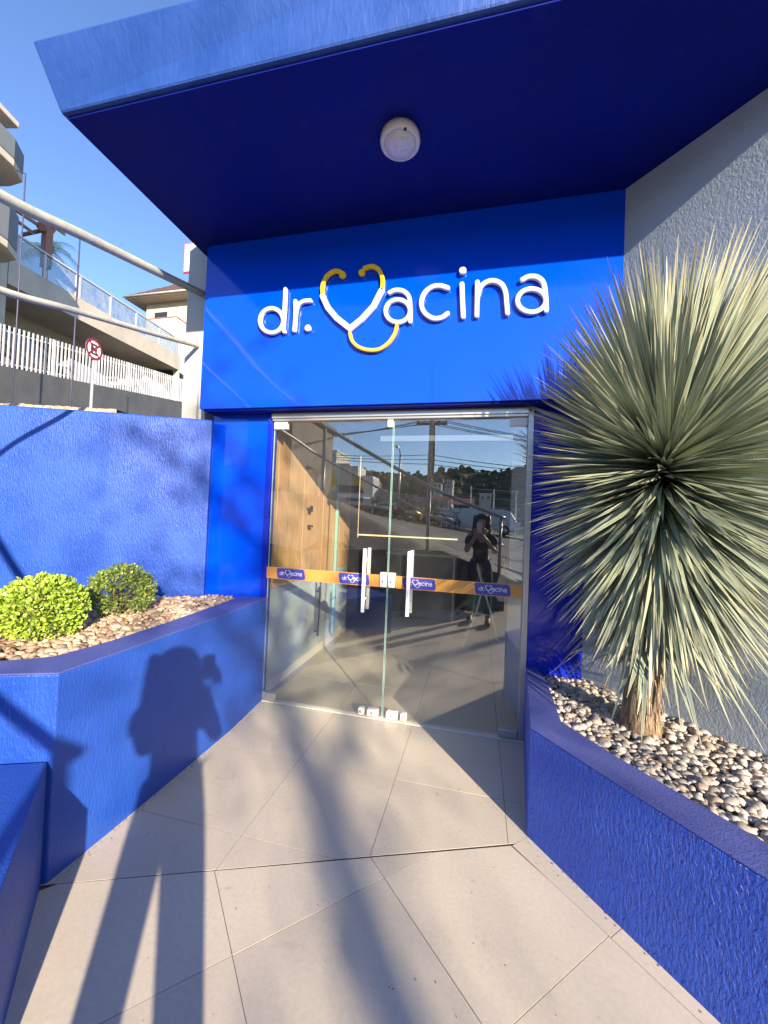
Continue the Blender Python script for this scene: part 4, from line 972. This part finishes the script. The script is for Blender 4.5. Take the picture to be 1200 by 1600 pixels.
# far blocks of flats, houses on the slope
M_white_wall = mat('white_render', (.62, .61, .58), .8); setc(M_white_wall, ramp(M_white_wall, noise_n(M_white_wall, texco(M_white_wall), .6, 6, .7), [(.3, (.50, .49, .46)), (.7, (.68, .67, .64))]))
M_roof_t = mat('tile_roof_far', (.25, .12, .08), .9)
def block(name, label, cat, x0, x1, y, zb, zt, depth, cols, rows, roof=False, group=None, wmat=None):
    t = thing(name, label, cat, ((x0+x1)/2, y, zb), group)
    MB().box((x0, y-depth, zb-6), (x1, y, zt)).build('wall', wmat or M_white_wall, t)
    W = (x1-x0)/cols; Hh = (zt-zb)/rows
    for i in range(cols):
        for j in range(rows):
            cx = x0+W*(i+.5); cz = zb+Hh*(j+.55); MB().box((cx-W*.2, y-.05, cz-Hh*.2), (cx+W*.2, y+.04, cz+Hh*.2)).build('window', mat_win, t)
    if roof:
        m_ = MB(); cx = (x0+x1)/2; m_.add([(x0-.4, y+.4, zt), (x1+.4, y+.4, zt), (x1+.4, y-depth-.4, zt), (x0-.4, y-depth-.4, zt), (x0, y-depth/2, zt+1.8), (x1, y-depth/2, zt+1.8)], [(0, 1, 5, 4), (2, 3, 4, 5), (0, 4, 3), (1, 2, 5), (3, 2, 1, 0)]); m_.build('roof', M_roof_t, t)
    else: MB().box((x0-.2, y-depth-.2, zt+.01), (x1+.2, y+.2, zt+.35)).build('parapet', wmat or M_white_wall, t)
    return t
def mb_block(name, label, cat, px0, px1, ptop, pbot, y, *a, **k):
    A = mir(px0, pbot, y); B = mir(px1, ptop, y); return block(name, label, cat, A.x, B.x, y, A.z, B.z, *a, **k)
mb_block('apartment_block', 'white apartment tower, taller of the two reflected left of the hill', 'building', 498, 526, 706, 770, -75, 9, 2, 6)
mb_block('apartment_block', 'lower white apartment block with small paired windows beside the tower', 'building', 519, 545, 727, 770, -68, 8, 4, 4)
mb_block('house', 'small white house on the hillside, left of the utility pole in the reflection', 'house', 577, 588, 757, 768, -95, 5, 2, 1, roof=True)
mb_block('house', 'white two storey house low on the hill right of the utility pole', 'house', 694, 707, 752, 764, -105, 7, 3, 2)
mb_block('house', 'small white cottage beside the pole on the hill slope', 'house', 677, 690, 754, 765, -100, 6, 2, 1, roof=True)
mb_block('house', 'isolated white house on the right side of the reflected hillside', 'house', 749, 768, 773, 784, -90, 6, 2, 1)
mb_block('neighbour_building', 'dark grey neighbouring building reflected in the upper left of the glass', 'building', 380, 458, 640, 812, -13.5, 6, 4, 3, wmat=mat('dark_render', (.13, .125, .12), .85))
for px, l in ((551, 'yellow feather flag standing next to the silver car reflection'), (514, 'thin yellow feather flag further left near the white tower')):
    p = mir(px, 790, -22); z = ground_h(p.x, -22); fl = thing('feather_flag', l, 'flag', (p.x, -22, z)); MB().tube([(p.x, -22, z), (p.x, -22, z+2.6)], .02, 6).build('pole', M_alu, fl)
    MB().add([(p.x, -22, z+.7), (p.x+.5, -22, z+.7), (p.x+.55, -21.97, z+1.9), (p.x+.2, -22, z+2.6), (p.x, -22, z+2.6)], [(0, 1, 2, 3, 4)]).build('banner', mat('flag_yellow', (.8, .6, .05), .7), fl)

# --- across the street on the left, seen directly
def P(px, py, dep): return at_d(px, py, dep)
M_grey_paint = mat('grey_paint', (.060, .064, .070), .7); setc(M_grey_paint, ramp(M_grey_paint, noise_n(M_grey_paint, texco(M_grey_paint), 1.5, 6, .7), [(.3, (.052, .055, .062)), (.75, (.085, .09, .098))]))
M_cream = mat('cream_render', (.5, .45, .37), .8); setc(M_cream, ramp(M_cream, noise_n(M_cream, texco(M_cream), .9, 6, .7), [(.3, (.36, .33, .28)), (.7, (.52, .47, .39))]))
M_fence = mat('fence_white', (.42, .43, .46), .5)
D0, D1 = 11.5, 21.0
A, B = P(0, 571, D0), P(284, 628, D1)
dirf = (B-A); A2 = A-dirf*.5; B2 = B+dirf*.6
dn = Vector((-dirf.y, dirf.x, 0)).normalized()
if dn.dot(Vector((0, 0, 0))-A) > 0: dn = -dn     # away from us
def slab(p0, p1, zlo0, zhi0, zlo1, zhi1, th, name, m_, par, off=0):
    q = [(p0+dn*off, zlo0, zhi0), (p1+dn*off, zlo1, zhi1), (p1+dn*(off+th), zlo1, zhi1), (p0+dn*(off+th), zlo0, zhi0)]
    vs = [(v.x, v.y, lo) for v, lo, hi in q]+[(v.x, v.y, hi) for v, lo, hi in q]
    return MB().add(vs, [(3, 2, 1, 0), (4, 5, 6, 7), (0, 1, 5, 4), (1, 2, 6, 5), (2, 3, 7, 6), (3, 0, 4, 7)]).build(name, m_, par)
gw = thing('grey_boundary_wall', 'dark grey boundary wall across the street below the white fence', 'wall', (A.x, A.y, 3))
segs = 6
for k in range(segs):
    a = A2.lerp(B2, k/segs); b_ = A2.lerp(B2, (k+1)/segs-.0008); slab(a, b_, a.z-5, a.z, b_.z-5, b_.z, .2, 'wall_panel', M_grey_paint, gw)
tf0, tf1 = P(0, 513, D0), P(284, 590, D1); hf0 = tf0.z-A.z; hf1 = tf1.z-B.z; HF = (hf0+hf1)/2
wf = thing('picket_fence', 'white metal picket fence on top of the dark grey wall', 'fence', (A.x, A.y, A.z))
npk = 78; L2 = B-A
for i in range(-14, npk):
    t_ = i/62; c = A+L2*t_; h = HF+.06
    s_ = .036 if i % 12 else .11
    d_ = L2.normalized()
    vs = []
    for (ox, oy) in ((-1, 0), (1, 0), (1, 1), (-1, 1)):
        for z in (.02, h): q = c+Vector((d_.x, d_.y, 0))*(ox*s_*.5)+dn*(.08+oy*.04); vs.append((q.x, q.y, c.z+z))
    MB().add(vs, [(0, 2, 3, 1), (2, 4, 5, 3), (4, 6, 7, 5), (6, 0, 1, 7), (1, 3, 5, 7), (0, 6, 4, 2)]).build('picket' if i % 12 else 'post', M_fence, wf)
for hz in (.10, HF-.12): 
    e0_, e1_ = A+L2*(-.25), A+L2*1.3
    slab(e0_, e1_, e0_.z+hz, e0_.z+hz+.045, e1_.z+hz, e1_.z+hz+.045, .03, 'rail', M_fence, wf, .125)
# building with balcony terrace: terrace wall line
E0, E1 = 14.0, 25.2
def tp(px, py, t_): return P(px, py, 1/((1-t_)/E0+t_/E1))
bl = thing('terrace_building', 'cream building with long glass balustrade terrace over a dark garage', 'building', (P(24, 409, E0).x, P(24, 409, E0).y, 2))
w_top0, w_top1 = P(24, 409, E0), P(282, 557, E1); w_bot0, w_bot1 = P(18, 449, E0), P(282, 579, E1)
ext = (w_top1-w_top0)
zT = (w_top0.z+w_top1.z)/2; zBt = (w_bot0.z+w_bot1.z)/2; zR = (P(28, 367, E0).z+P(282, 532, E1).z)/2
print('terrace z', w_top0.z, w_top1.z, w_bot0.z, w_bot1.z, P(28, 367, E0).z, P(282, 532, E1).z)
g0 = w_top0-ext*.02; g1 = w_top1
slab(g0, g1, w_bot0.z, w_top0.z, w_bot1.z, w_top1.z, .25, 'terrace_wall', M_cream, bl)
slab(g0, g1, w_bot0.z+.01, w_bot0.z+.30, w_bot1.z+.01, w_bot1.z+.30, 7.0, 'terrace_slab', M_cream, bl, .252)
slab(g1+ext*.001, g1+ext*.7, w_bot1.z+.01, w_bot1.z+.28, w_bot1.z+.01, w_bot1.z+.28, 6.4, 'garage_roof', M_dark_in, bl, .6)
slab(g1+ext*.2, g1+ext*.21, 2, w_bot1.z, 2, w_bot1.z, 7.0, 'garage_end', M_dark_in, bl, .3)
slab(g0, g1, w_bot0.z-.62, w_bot0.z, w_bot1.z-.62, w_bot1.z, .35, 'beam', mat('beam_tan', (.30, .26, .20), .8), bl, 2.4)
slab(g0-ext*.3, g1+ext*.8, 2, w_bot0.z-.1, 2, w_bot1.z-.1, .3, 'garage_back', M_dark_in, bl, 6.5)
pier0 = P(-60, 500, E0*.97)
slab(w_top0-ext*.55, w_top0-ext*.025, 2, w_top0.z+.0, 2, w_top0.z, .6, 'pier_wall', M_cream, bl, -.02)
slab(g1-ext*.012, g1, 2, w_bot1.z-.01, 2, w_bot1.z-.01, .35, 'column', M_cream, bl)
px_posts = [28, 71, 121, 126, 174, 214, 250, 281]
# balustrade: posts, top rail, glass
def online(px, py):   # sight line met with the terrace's vertical face
    d = ray(px, py); n_ = Vector((dn.x, dn.y, 0)); e_ = Vector((-ext.y, ext.x, 0)).normalized(); t_ = (w_top0-O).dot(e_)/d.dot(e_); return O+d*t_
def rz(p): t_ = max(0, min(1, Vector((p.x-w_top0.x, p.y-w_top0.y)).length/Vector((ext.x, ext.y)).length)); return (w_top0.z*(1-t_)+w_top1.z*t_, P(28, 367, E0).z*(1-t_)+P(282, 532, E1).z*t_)
pp = []
for px in px_posts:
    py = 409+(px-24)*.5736; q = online(px, py-6); pp.append(q)
e_ = Vector((ext.x, ext.y, 0)).normalized()
for i, q in enumerate(pp):
    z0_, z1_ = rz(q); c = Vector((q.x, q.y, 0)); vs = []
    for (ox, oy) in ((-1, 0), (1, 0), (1, 1), (-1, 1)):
        for z in (z0_, z1_): k = c+e_*(ox*.05)+dn*(.03+oy*.06); vs.append((k.x, k.y, z))
    MB().add(vs, [(0, 2, 3, 1), (2, 4, 5, 3), (4, 6, 7, 5), (6, 0, 1, 7), (1, 3, 5, 7), (0, 6, 4, 2)]).build('balustrade_post', M_fence, bl)
    if i < len(pp)-1 and i != 2:
        q2 = pp[i+1]; za, zb = rz(q2); slab(Vector((q.x, q.y, 0))+e_*.06, Vector((q2.x, q2.y, 0))-e_*.06, z0_+.02, z1_-.05, za+.02, zb-.05, .012, 'glass_panel', M_far_glass, bl, .06)
qa, qb = pp[0], pp[-1]; slab(Vector((qa.x, qa.y, 0))-e_*.1, Vector((qb.x, qb.y, 0))+e_*.1, rz(qa)[1], rz(qa)[1]+.07, rz(qb)[1], rz(qb)[1]+.07, .10, 'top_rail', M_fence, bl, .02)
# rounded balconies of the nearer block (upper left)
M_par = mat('parapet_grey', (.13, .15, .17), .7); 
def balcony(pts_front, zt, zb, under):
    pass
nb = thing('balcony_building', 'cream block with rounded grey balconies at the left edge', 'building', (P(0, 300, 12).x, P(0, 300, 12).y, 2))
def bal(ptop, pbot, pund, dep, nm='balcony'):
    """front parapet given by its visible edge; real slab 3.5 m wide behind it"""
    c = P(*ptop, dep); z1_ = c.z; z0_ = P(*pbot, dep).z
    e2 = Vector((ext.x, ext.y, 0)).normalized(); nrm = -dn
    out = c; pl_ = [out-e2*6, out-e2*.7, out-e2*.15-nrm*.25, out-nrm*.8+e2*.0, out-nrm*3.2, out-e2*6-nrm*3.2]
    b_ = MB().prism([(v.x, v.y) for v in pl_], z0_, z1_).build('parapet', M_par, nb, bevel=.04)
    MB().prism([(v.x, v.y) for v in pl_], z0_-.22, z0_-.002).build('balcony_slab', M_cream, nb, bevel=.03)
    q = [out-e2*6-nrm*.6, out-e2*.8-nrm*.6, out-e2*.8-nrm*3.2, out-e2*6-nrm*3.2]
    return out, z0_, z1_, q
o1 = bal((58, 250), (60, 282), None, 12.0)
o2 = bal((50, 345), (52, 402), None, 12.0)
MB().prism([(v.x, v.y) for v in o1[3]], 1.5, o1[2]+2.4).build('wall', M_cream, nb)
rl = [v for v in o1[3]]; ee = Vector((ext.x, ext.y, 0)).normalized()
MB().prism([(v.x+(ee.x*.4 if i in (1, 2) else 0)+dn.x*(-.4 if i < 2 else 0), v.y+(ee.y*.4 if i in (1, 2) else 0)+dn.y*(-.4 if i < 2 else 0)) for i, v in enumerate(rl)], o1[2]+.55, o1[2]+.72).build('roof_ledge', M_cream, nb, bevel=.03)
# sign
sg = P(147, 546, 9.6); dS = (Vector((O.x, O.y, 0))-Vector((sg.x, sg.y, 0))).normalized(); yaw = math.atan2(dS.y, dS.x)+.85
ns_ = thing('no_stopping_sign', 'round no stopping sign with red ring and cross over a black E', 'sign', (sg.x, sg.y, 2.4))
TM = Matrix.Translation(sg) @ Matrix.Rotation(yaw, 4, 'Z') @ Matrix.Rotation(PI/2, 4, 'Y') @ Matrix.Rotation(PI/2, 4, 'Z')
MB().lathe([(0, 0), (.25, 0), (.25, .004), (0, .004)], 40, TM, smooth=False).build('disc', mat('sign_white', (.75, .75, .75), .4), ns_)
M_red = mat('sign_red', (.20, .008, .022), .4)
MB().lathe([(.195, .0045), (.252, .0045), (.252, .007), (.195, .007), (.195, .0045)], 40, TM, smooth=False).build('ring', M_red, ns_)
for rt, zz in ((PI/4, 0), (-PI/4, .0015)): MB().box((-.2, -.022, .0090+zz), (.2, .022, .0102+zz), TM @ Matrix.Rotation(rt, 4, 'Z')).build('cross_bar', M_red, ns_)
eb = MB(); eb.box((-.10, -.13, .0045), (-.055, .13, .0075), TM)
for yy_ in (-.13, -.022, .085): eb.box((-.0549, yy_, .0045), (.09, yy_+.045, .0075), TM)
eb.build('letter', M_black, ns_)
MB().tube([(sg.x-dS.x*.04, sg.y-dS.y*.04, sg.z+.2), (sg.x-dS.x*.04, sg.y-dS.y*.04, 1.5)], .032, 12).build('post', mat('galvanised', (.38, .39, .40), .45, .4), ns_)
# thin poles
for (x0, y0_, x1, y1_, dep, l) in ((125, 372, 116, 500, 10.5, 'thin upright rod crossing in front of the terrace glass'), (40, 271, 24, 540, 11.2, 'slim dark pole with bent tip near the rounded balcony')):
    a = P(x0, y0_, dep); z_b = 2.0; t = thing('thin_pole', l, 'pole', (a.x, a.y, z_b)); MB().tube([(a.x, a.y, z_b), a]+([a+Vector((-.22, -.08, .05))] if dep > 11 else []), .018, 8).build('rod', mat('pole_paint', (.05, .045, .09), .5), t)
# house with tiled roof
HD = 38
r0, r1 = P(182, 466, HD), P(300, 452, HD)
hs = thing('tiled_house', 'cream house with dark brown tiled hip roof and white gutter', 'house', ((r0.x+r1.x)/2, r0.y, 5))
ez = (r0.z+r1.z)/2; yb = (r0.y+r1.y)/2; x0_, x1_ = r0.x, r1.x+4; apex = P(290, 436, HD+5)
rt = MB(); zt = P(250, 437, HD+4).z
M_tiles = mat('clay_tile', (.10, .06, .045), .85); setc(M_tiles, ramp(M_tiles, noise_n(M_tiles, texco(M_tiles), 5, 5, .8), [(.3, (.03, .022, .02)), (.55, (.10, .055, .04)), (.8, (.22, .12, .09))]))
rt.add([(x0_, yb, ez), (x1_, yb, ez), (x1_, yb+10, ez), (x0_, yb+10, ez), (x0_+4.5, yb+5, zt+.6), (x1_-1, yb+5, zt+.6)], [(0, 1, 5, 4), (2, 3, 4, 5), (0, 4, 3), (1, 2, 5), (3, 2, 1, 0)]); rf = rt.build('roof', M_tiles, hs)
ct = MB()
for i in range(46):
    for j in range(9):
        t_ = (j+.1)/9; xl = x0_+4.5*t_+.1; xr = x1_-1*t_-.1; x = x0_+.2+i*.235+(.1 if j % 2 else 0)
        if x < xl or x > xr: continue
        ya = yb+5*t_; za = ez+(zt+.6-ez)*t_; ct.tube([(x, ya-.02, za+.03), (x, ya+.56, za+.03+(zt+.6-ez)/9)], [.085, .07], 6)
c_ = ct.build('roof_tile', M_tiles, hs, fix=False); c_['kind'] = 'stuff'
MB().tube([(x0_-.05, yb-.08, ez-.02), (x1_, yb-.08, ez-.02)], .09, 8).build('gutter', M_fence, hs)
MB().box((x0_+1.4, yb+1.3, 2), (x1_-.5, yb+9, ez-.02)).build('wall', M_cream, hs)
MB().box((x0_+.05, yb+.02, ez-.16), (x1_, yb+9.9, ez-.03)).build('eave_board', mat('eave_wood', (.30, .26, .21), .8), hs)
wq = P(250, 492, HD+1.2); MB().box((wq.x-.7, yb+1.24, wq.z-.35), (wq.x+.75, yb+1.32, wq.z+.3)).build('window', mat_win, hs)
wt = P(268, 512, 35); tk = thing('white_box_annex', 'plain pale lilac annex wall in front of the tiled house', 'building', (wt.x, wt.y, 3)); MB().box((wt.x-2.6, wt.y, 2), (wt.x+.45, wt.y+2, P(268, 496, 35).z)).build('wall', mat('lilac_render', (.48, .48, .55), .8), tk); MB().box((wt.x-2.65, wt.y-.05, P(268, 496, 35).z+.002), (wt.x+.5, wt.y+2.05, P(268, 496, 35).z+.08)).build('coping', M_roof_t, tk)
# pergola with log beams on the terrace
pg = P(75, 352, 15.5); M_timber = mat('pergola_timber', (.26, .14, .10), .8)
pt = thing('pergola', 'reddish timber pergola post with log beams above the terrace', 'pergola', (pg.x, pg.y, P(75, 410, 15.5).z))
pz = P(75, 420, 15.5).z
MB().box((pg.x-.13, pg.y-.13, pz), (pg.x+.13, pg.y+.13, pg.z)).build('post', M_timber, pt, bevel=.01)
MB().tube([P(64, 354, 15.1), P(80, 358, 16.5)], .15, 12).build('log_beam', M_timber, pt); MB().tube([P(20, 325, 13), P(60, 352, 15.2)], .07, 8).build('rafter', M_timber, pt)
MB().tube([P(22, 342, 14), P(52, 364, 15.2)], .06, 8).build('rafter', M_timber, pt); MB().tube([P(34, 367, 15.2), P(66, 360, 15.4)], .07, 8).build('brace', M_timber, pt); MB().tube([P(84, 354, 15.5), P(100, 366, 17.5)], .06, 8).build('rafter', M_timber, pt)
# small palm behind the glass
pb = P(72, 392, 19); pm = thing('small_palm', 'small feathery palm growing behind the terrace balustrade', 'palm', (pb.x, pb.y, pb.z-2.5)); M_palm = mat('palm_green', (.05, .10, .04), .5)
MB().tube([pb-Vector((0, 0, 2.5)), pb], [.14, .09], 8).build('trunk', mat('palm_bark', (.15, .11, .08), .9), pm)
rr = random.Random(3)
for k in range(15):
    a = k*2.4; mb = MB(); L_ = rr.uniform(1.1, 1.7); el0 = rr.uniform(.2, 1.2); prev = pb.copy(); pts = [prev]
    for i in range(8): e = el0-i*.24; prev = prev+Vector((math.cos(a)*math.cos(e), math.sin(a)*math.cos(e), math.sin(e)))*L_/8; pts.append(prev)
    mb.tube(pts, .012, 4)
    for i in range(1, 9):
        for s_ in (-1, 1):
            for q in (0, .5):
                p_ = pts[i-1].lerp(pts[i], q); d_ = (pts[i]-pts[i-1]).normalized(); sd_ = d_.cross(Vector((0, 0, 1))).normalized()*s_; tip = p_+sd_*.34+d_*.25-Vector((0, 0, .12)); mb.add([p_-d_*.018, p_+d_*.018, tip], [(0, 1, 2)])
    mb.build('frond', M_palm, pm, fix=False)
# red bordered sign beyond the canopy
rs = P(298, 402, 13); rsz0, rsz1 = P(298, 426, 13).z, P(298, 378, 13).z
rb = thing('street_sign_board', 'white sign board with rounded red border, half hidden by the grey pillar', 'sign', (rs.x, rs.y, 2.5))
MB().box((rs.x-.28, rs.y, rsz0), (rs.x+.6, rs.y+.06, rsz1)).build('border', mat('board_red', (.5, .03, .06), .5), rb, bevel=.05, seg=3)
MB().box((rs.x-.235, rs.y-.006, rsz0+.05), (rs.x+.55, rs.y-.001, rsz1-.05)).build('face', PAINT['white'], rb)
MB().tube([(rs.x+.3, rs.y+.1, 2.5), (rs.x+.3, rs.y+.1, rsz1)], .05, 10).build('post', M_alu, rb)
# cars parked behind the fence
for (px, py, dep, l, c) in ((95, 585, 16.0, 'pale car behind the white fence, nearest the no stopping sign', 'pale'), (20, 560, 13.2, 'dark car parked behind the left end of the white fence', 'black'), (215, 605, 21.5, 'pale grey car far behind the fence close to the grey pillar', 'pale')):
    p = P(px, py, dep); car('parked_car', l, 'car', (p.x, p.y, p.z-.95), math.atan2(ext.y, ext.x)+(.1 if c == 'black' else PI), paint=PAINT[c])
# garage floor behind the boundary wall
fl0, fl1 = A2+dn*.2, B2+dn*.2
MB().add([(fl0.x, fl0.y, A2.z-.9), (fl1.x, fl1.y, B2.z-.9), (fl1.x+dn.x*9, fl1.y+dn.y*9, B2.z-.9), (fl0.x+dn.x*9, fl0.y+dn.y*9, A2.z-.9)], [(0, 1, 2, 3)]).build('garage_forecourt', M_dark_in, bl)

# --- added out-of-view tree, placed and shaped to dapple the entrance with shade
def tree(name, label, loc, H_, cr, seed, nl=900):
    rr = random.Random(seed); t = thing(name, label, 'tree', loc); b0 = Vector(loc); top = b0+Vector((.2, .1, H_))
    MB().tube([b0-Vector((0, 0, .2)), b0.lerp(top, .5)+Vector((.1, 0, 0)), top], [.13, .10, .05], 10).build('trunk', mat('tree_bark', (.14, .11, .08), .9), t)
    lb_ = MB(); lf = MB(); tips = []
    for k in range(11):
        a = k*2.4; s0 = b0.lerp(top, rr.uniform(.72, 1)); e = s0+Vector((math.cos(a)*cr*rr.uniform(.6, 1), math.sin(a)*cr*rr.uniform(.6, 1), rr.uniform(.3, 1.6))); m_ = s0.lerp(e, .5)+Vector((0, 0, .2)); lb_.tube([s0, m_, e], [.05, .035, .012], 6); tips += [m_, e, s0.lerp(e, .75)]
    lb_.build('limb', mat('limb_bark', (.14, .11, .08), .9), t)
    for k in range(nl):
        c = rr.choice(tips)+Vector((rr.gauss(0, .33), rr.gauss(0, .33), rr.gauss(0, .26))); d = Vector((rr.uniform(-1, 1), rr.uniform(-1, 1), rr.uniform(-1, .4))).normalized(); s_ = d.orthogonal().normalized(); l = rr.uniform(.07, .13)
        lf.add([c, c+d*l*.5+s_*l*.3, c+d*l, c+d*l*.5-s_*l*.3], [(0, 1, 2, 3)])
    m = mat('tree_leaf', (.06, .10, .03), .6); lf.build('crown', m, t, fix=False)
tree('shadow_tree', 'slender leafy tree added out of view to cast dappled shade, behind and right of the entrance', (6.94, -8.79, ground_h(6.9, -8.8)), 5.65, 1.6, 11, 1300)

# ================================================================== THE PHOTOGRAPHER
def skin_obj(name, verts, edges, m_, parent, sub=2):
    me = bpy.data.meshes.new(name); me.from_pydata([v[0] for v in verts], edges, []); o = bpy.data.objects.new(name, me); COL.objects.link(o); me.materials.append(m_)
    sk = o.modifiers.new('skin', 'SKIN'); sk.use_smooth_shade = True
    for i, v in enumerate(verts):
        r_ = v[1] if isinstance(v[1], tuple) else (v[1], v[1]); me.skin_vertices[0].data[i].radius = r_
    me.skin_vertices[0].data[0].use_root = True
    sb = o.modifiers.new('sub', 'SUBSURF'); sb.levels = sub; sb.render_levels = sub
    put(o, parent); return o
wx, wy = .055, -.30
w_ = thing('person', 'woman with long dark curly hair in dark clothes photographing with a white phone', 'person', (wx, wy, 0))
M_skin = mat('skin', (.45, .26, .18), .5); M_hair = mat('dark_hair', (.018, .012, .010), .45); M_shirt = mat('dark_shirt', (.02, .02, .024), .8); M_jeans = mat('dark_trousers', (.025, .028, .04), .8)
def V(x, y, z): return (wx+x, wy+y, z)
body = [(V(0, 0, .86), (.125, .10)), (V(0, .0, 1.02), (.105, .085)), (V(0, .0, 1.18), (.13, .095)), (V(0, -.005, 1.27), (.12, .08)), (V(0, .0, 1.34), .05), (V(0, .015, 1.40), .052), (V(0, .02, 1.455), (.070, .085)), (V(0, .01, 1.525), (.068, .082)),
 (V(-.16, -.01, 1.27), .052), (V(-.21, .06, 1.03), .038), (V(-.085, .19, 1.27), .027), (V(.16, -.01, 1.27), .052), (V(.22, .07, 1.04), .038), (V(.035, .20, 1.26), .027),
 (V(-.09, 0, .80), (.085, .085)), (V(-.115, -.04, .45), .052), (V(-.125, -.07, .09), .036), (V(-.125, .03, .03), .035), (V(.09, 0, .80), (.085, .085)), (V(.115, .04, .45), .052), (V(.125, .07, .09), .036), (V(.135, .17, .03), .035), (V(-.068, .215, 1.31), .028), (V(.0, .222, 1.30), .028)]
be = [(0, 1), (1, 2), (2, 3), (3, 4), (4, 5), (5, 6), (6, 7), (3, 8), (8, 9), (9, 10), (3, 11), (11, 12), (12, 13), (0, 14), (14, 15), (15, 16), (16, 17), (0, 18), (18, 19), (19, 20), (20, 21), (10, 22), (13, 23)]
skin_obj('body', body, be, M_skin, w_)
sh = [(V(0, 0, .84), (.15, .125)), (V(0, 0, 1.02), (.115, .10)), (V(0, 0, 1.18), (.135, .105)), (V(0, -.005, 1.27), (.135, .095)), (V(0, 0, 1.315), .065), (V(-.16, -.01, 1.275), .068), (V(-.195, .035, 1.13), .058), (V(.16, -.01, 1.275), .068), (V(.20, .04, 1.13), .058)]
skin_obj('shirt', sh, [(0, 1), (1, 2), (2, 3), (3, 4), (3, 5), (5, 6), (3, 7), (7, 8)], M_shirt, w_)
tr_ = [(V(0, 0, 1.02), (.135, .11)), (V(-.09, 0, .80), (.098, .098)), (V(-.115, -.04, .45), .064), (V(-.125, -.07, .10), .052), (V(.09, 0, .80), (.098, .098)), (V(.115, .04, .45), .064), (V(.125, .07, .10), .052)]
skin_obj('trousers', tr_, [(0, 1), (1, 2), (2, 3), (0, 4), (4, 5), (5, 6)], M_jeans, w_)
for s_ in (-1, 1): MB().lathe([(0, 0), (.035, 0), (.045, .3), (.035, .6), (0, .62)], 12, Matrix.Translation(V(s_*.125, -.10+(.14 if s_ > 0 else 0), .045)) @ Matrix.Rotation(-PI/2, 4, 'X') @ Matrix.Scale(.42, 4, (0, 0, 1))).build('shoe', M_black, w_)
# hair: cap plus long curly locks
hr = MB(); n = 20; vs = []
for j in range(11):
    e = PI/2-j*PI*.62/10
    for i in range(n):
        a = 2*PI*i/n; fr_ = max(0, math.sin(a)); rad = .105 if e > .35 else .105+(.35-e)*.02; z = 1.505+.105*math.sin(e)
        k = 1.0+.06*noise.noise(Vector((math.cos(a)*3, math.sin(a)*3, e*4)))
        yy_ = rad*math.cos(e)*math.sin(a)*k; 
        if fr_ > .5 and e < .55: yy_ = min(yy_, .055)
        vs.append(V(rad*math.cos(e)*math.cos(a)*k, yy_+.01-(.015), z))
hr.add(vs, [(j*n+i, j*n+(i+1) % n, (j+1)*n+(i+1) % n, (j+1)*n+i) for j in range(10) for i in range(n)], True)
rr = random.Random(9)
for k in range(110):
    a = rr.uniform(PI*.80, PI*2.20); r0_ = .10; x, y = math.cos(a)*r0_, math.sin(a)*r0_; z = rr.uniform(1.44, 1.57); pts = []; L_ = rr.uniform(.25, .44); ph = rr.uniform(0, 6)
    for i in range(13):
        t_ = i/12; sp_ = 1+.28*t_*(1 if t_ < .7 else 1-(t_-.7)); pts.append(V(x*sp_+.014*math.cos(ph+t_*22), y*sp_-.02+.014*math.sin(ph+t_*22), z-L_*t_))
    hr.tube(pts, [.018]*10+[.014, .009, .003], 5)
hr.build('hair', M_hair, w_, fix=False)
MB().lathe([(0, .028), (.010, .018), (.014, 0), (.008, -.012)], 8, Matrix.Translation(V(0, .095, 1.47))).build('nose', M_skin, w_)
for s_ in (-1, 1):
    MB().lathe([(0, .006), (.008, .004), (.012, 0)], 10, Matrix.Translation(V(s_*.030, .098, 1.50)) @ Matrix.Rotation(-PI/2, 4, 'X')).build('eye', M_white_plastic, w_)
    MB().lathe([(0, .004), (.005, .0)], 8, Matrix.Translation(V(s_*.030, .103, 1.50)) @ Matrix.Rotation(-PI/2, 4, 'X')).build('pupil', M_black, w_)
MB().tube([V(-.022, .094, 1.432), V(0, .102, 1.434), V(.022, .094, 1.432)], [.003, .006, .003], 6).build('mouth', mat('lips', (.35, .10, .09), .4), w_)
# phone (camera lens at its upper corner) and the fingers that hold it
ph_ = thing('mobile_phone', 'white mobile phone held up in both hands by the woman', 'phone', (0, -.02, 1.40))
Mp = Matrix((CR, CF, CU)).transposed().to_4x4(); Mp.translation = O
MB().box((-.016, -.017, -.128), (.058, -.008, .020), Mp).build('phone_body', M_white_plastic, ph_, bevel=.004, seg=3)
MB().box((-.013, -.0178, -.124), (.055, -.0172, .016), Mp).build('screen', mat('phone_screen', (.02, .02, .03), .1), ph_)
def fingers(side):
    for k in range(4):
        z = -.118+.019*k; x0 = -.020 if side < 0 else .062; ln = (.8, .95, 1, .9)[k]
        pts = [Mp @ Vector(q) for q in ((x0+side*.034, -.062, z-.012), (x0+side*.026, -.030, z-.004), (x0+side*.006, -.008, z), (x0-side*.012*ln, -.004, z+.002))]
        MB().tube(pts, [.0095, .009, .008, .0055], 8).build('finger', M_skin, w_)
    x0 = -.020 if side < 0 else .062
    MB().tube([Mp @ Vector(q) for q in ((x0+side*.035, -.07, -.10), (x0+side*.018, -.048, -.075), (x0-side*.004, -.024, -.060))], [.013, .011, .007], 8).build('thumb', M_skin, w_)
    MB().tube([Mp @ Vector(q) for q in ((x0+side*.040, -.075, -.135), (x0+side*.036, -.060, -.085))], [.026, .024], 10).build('palm', M_skin, w_)
fingers(-1); fingers(1)
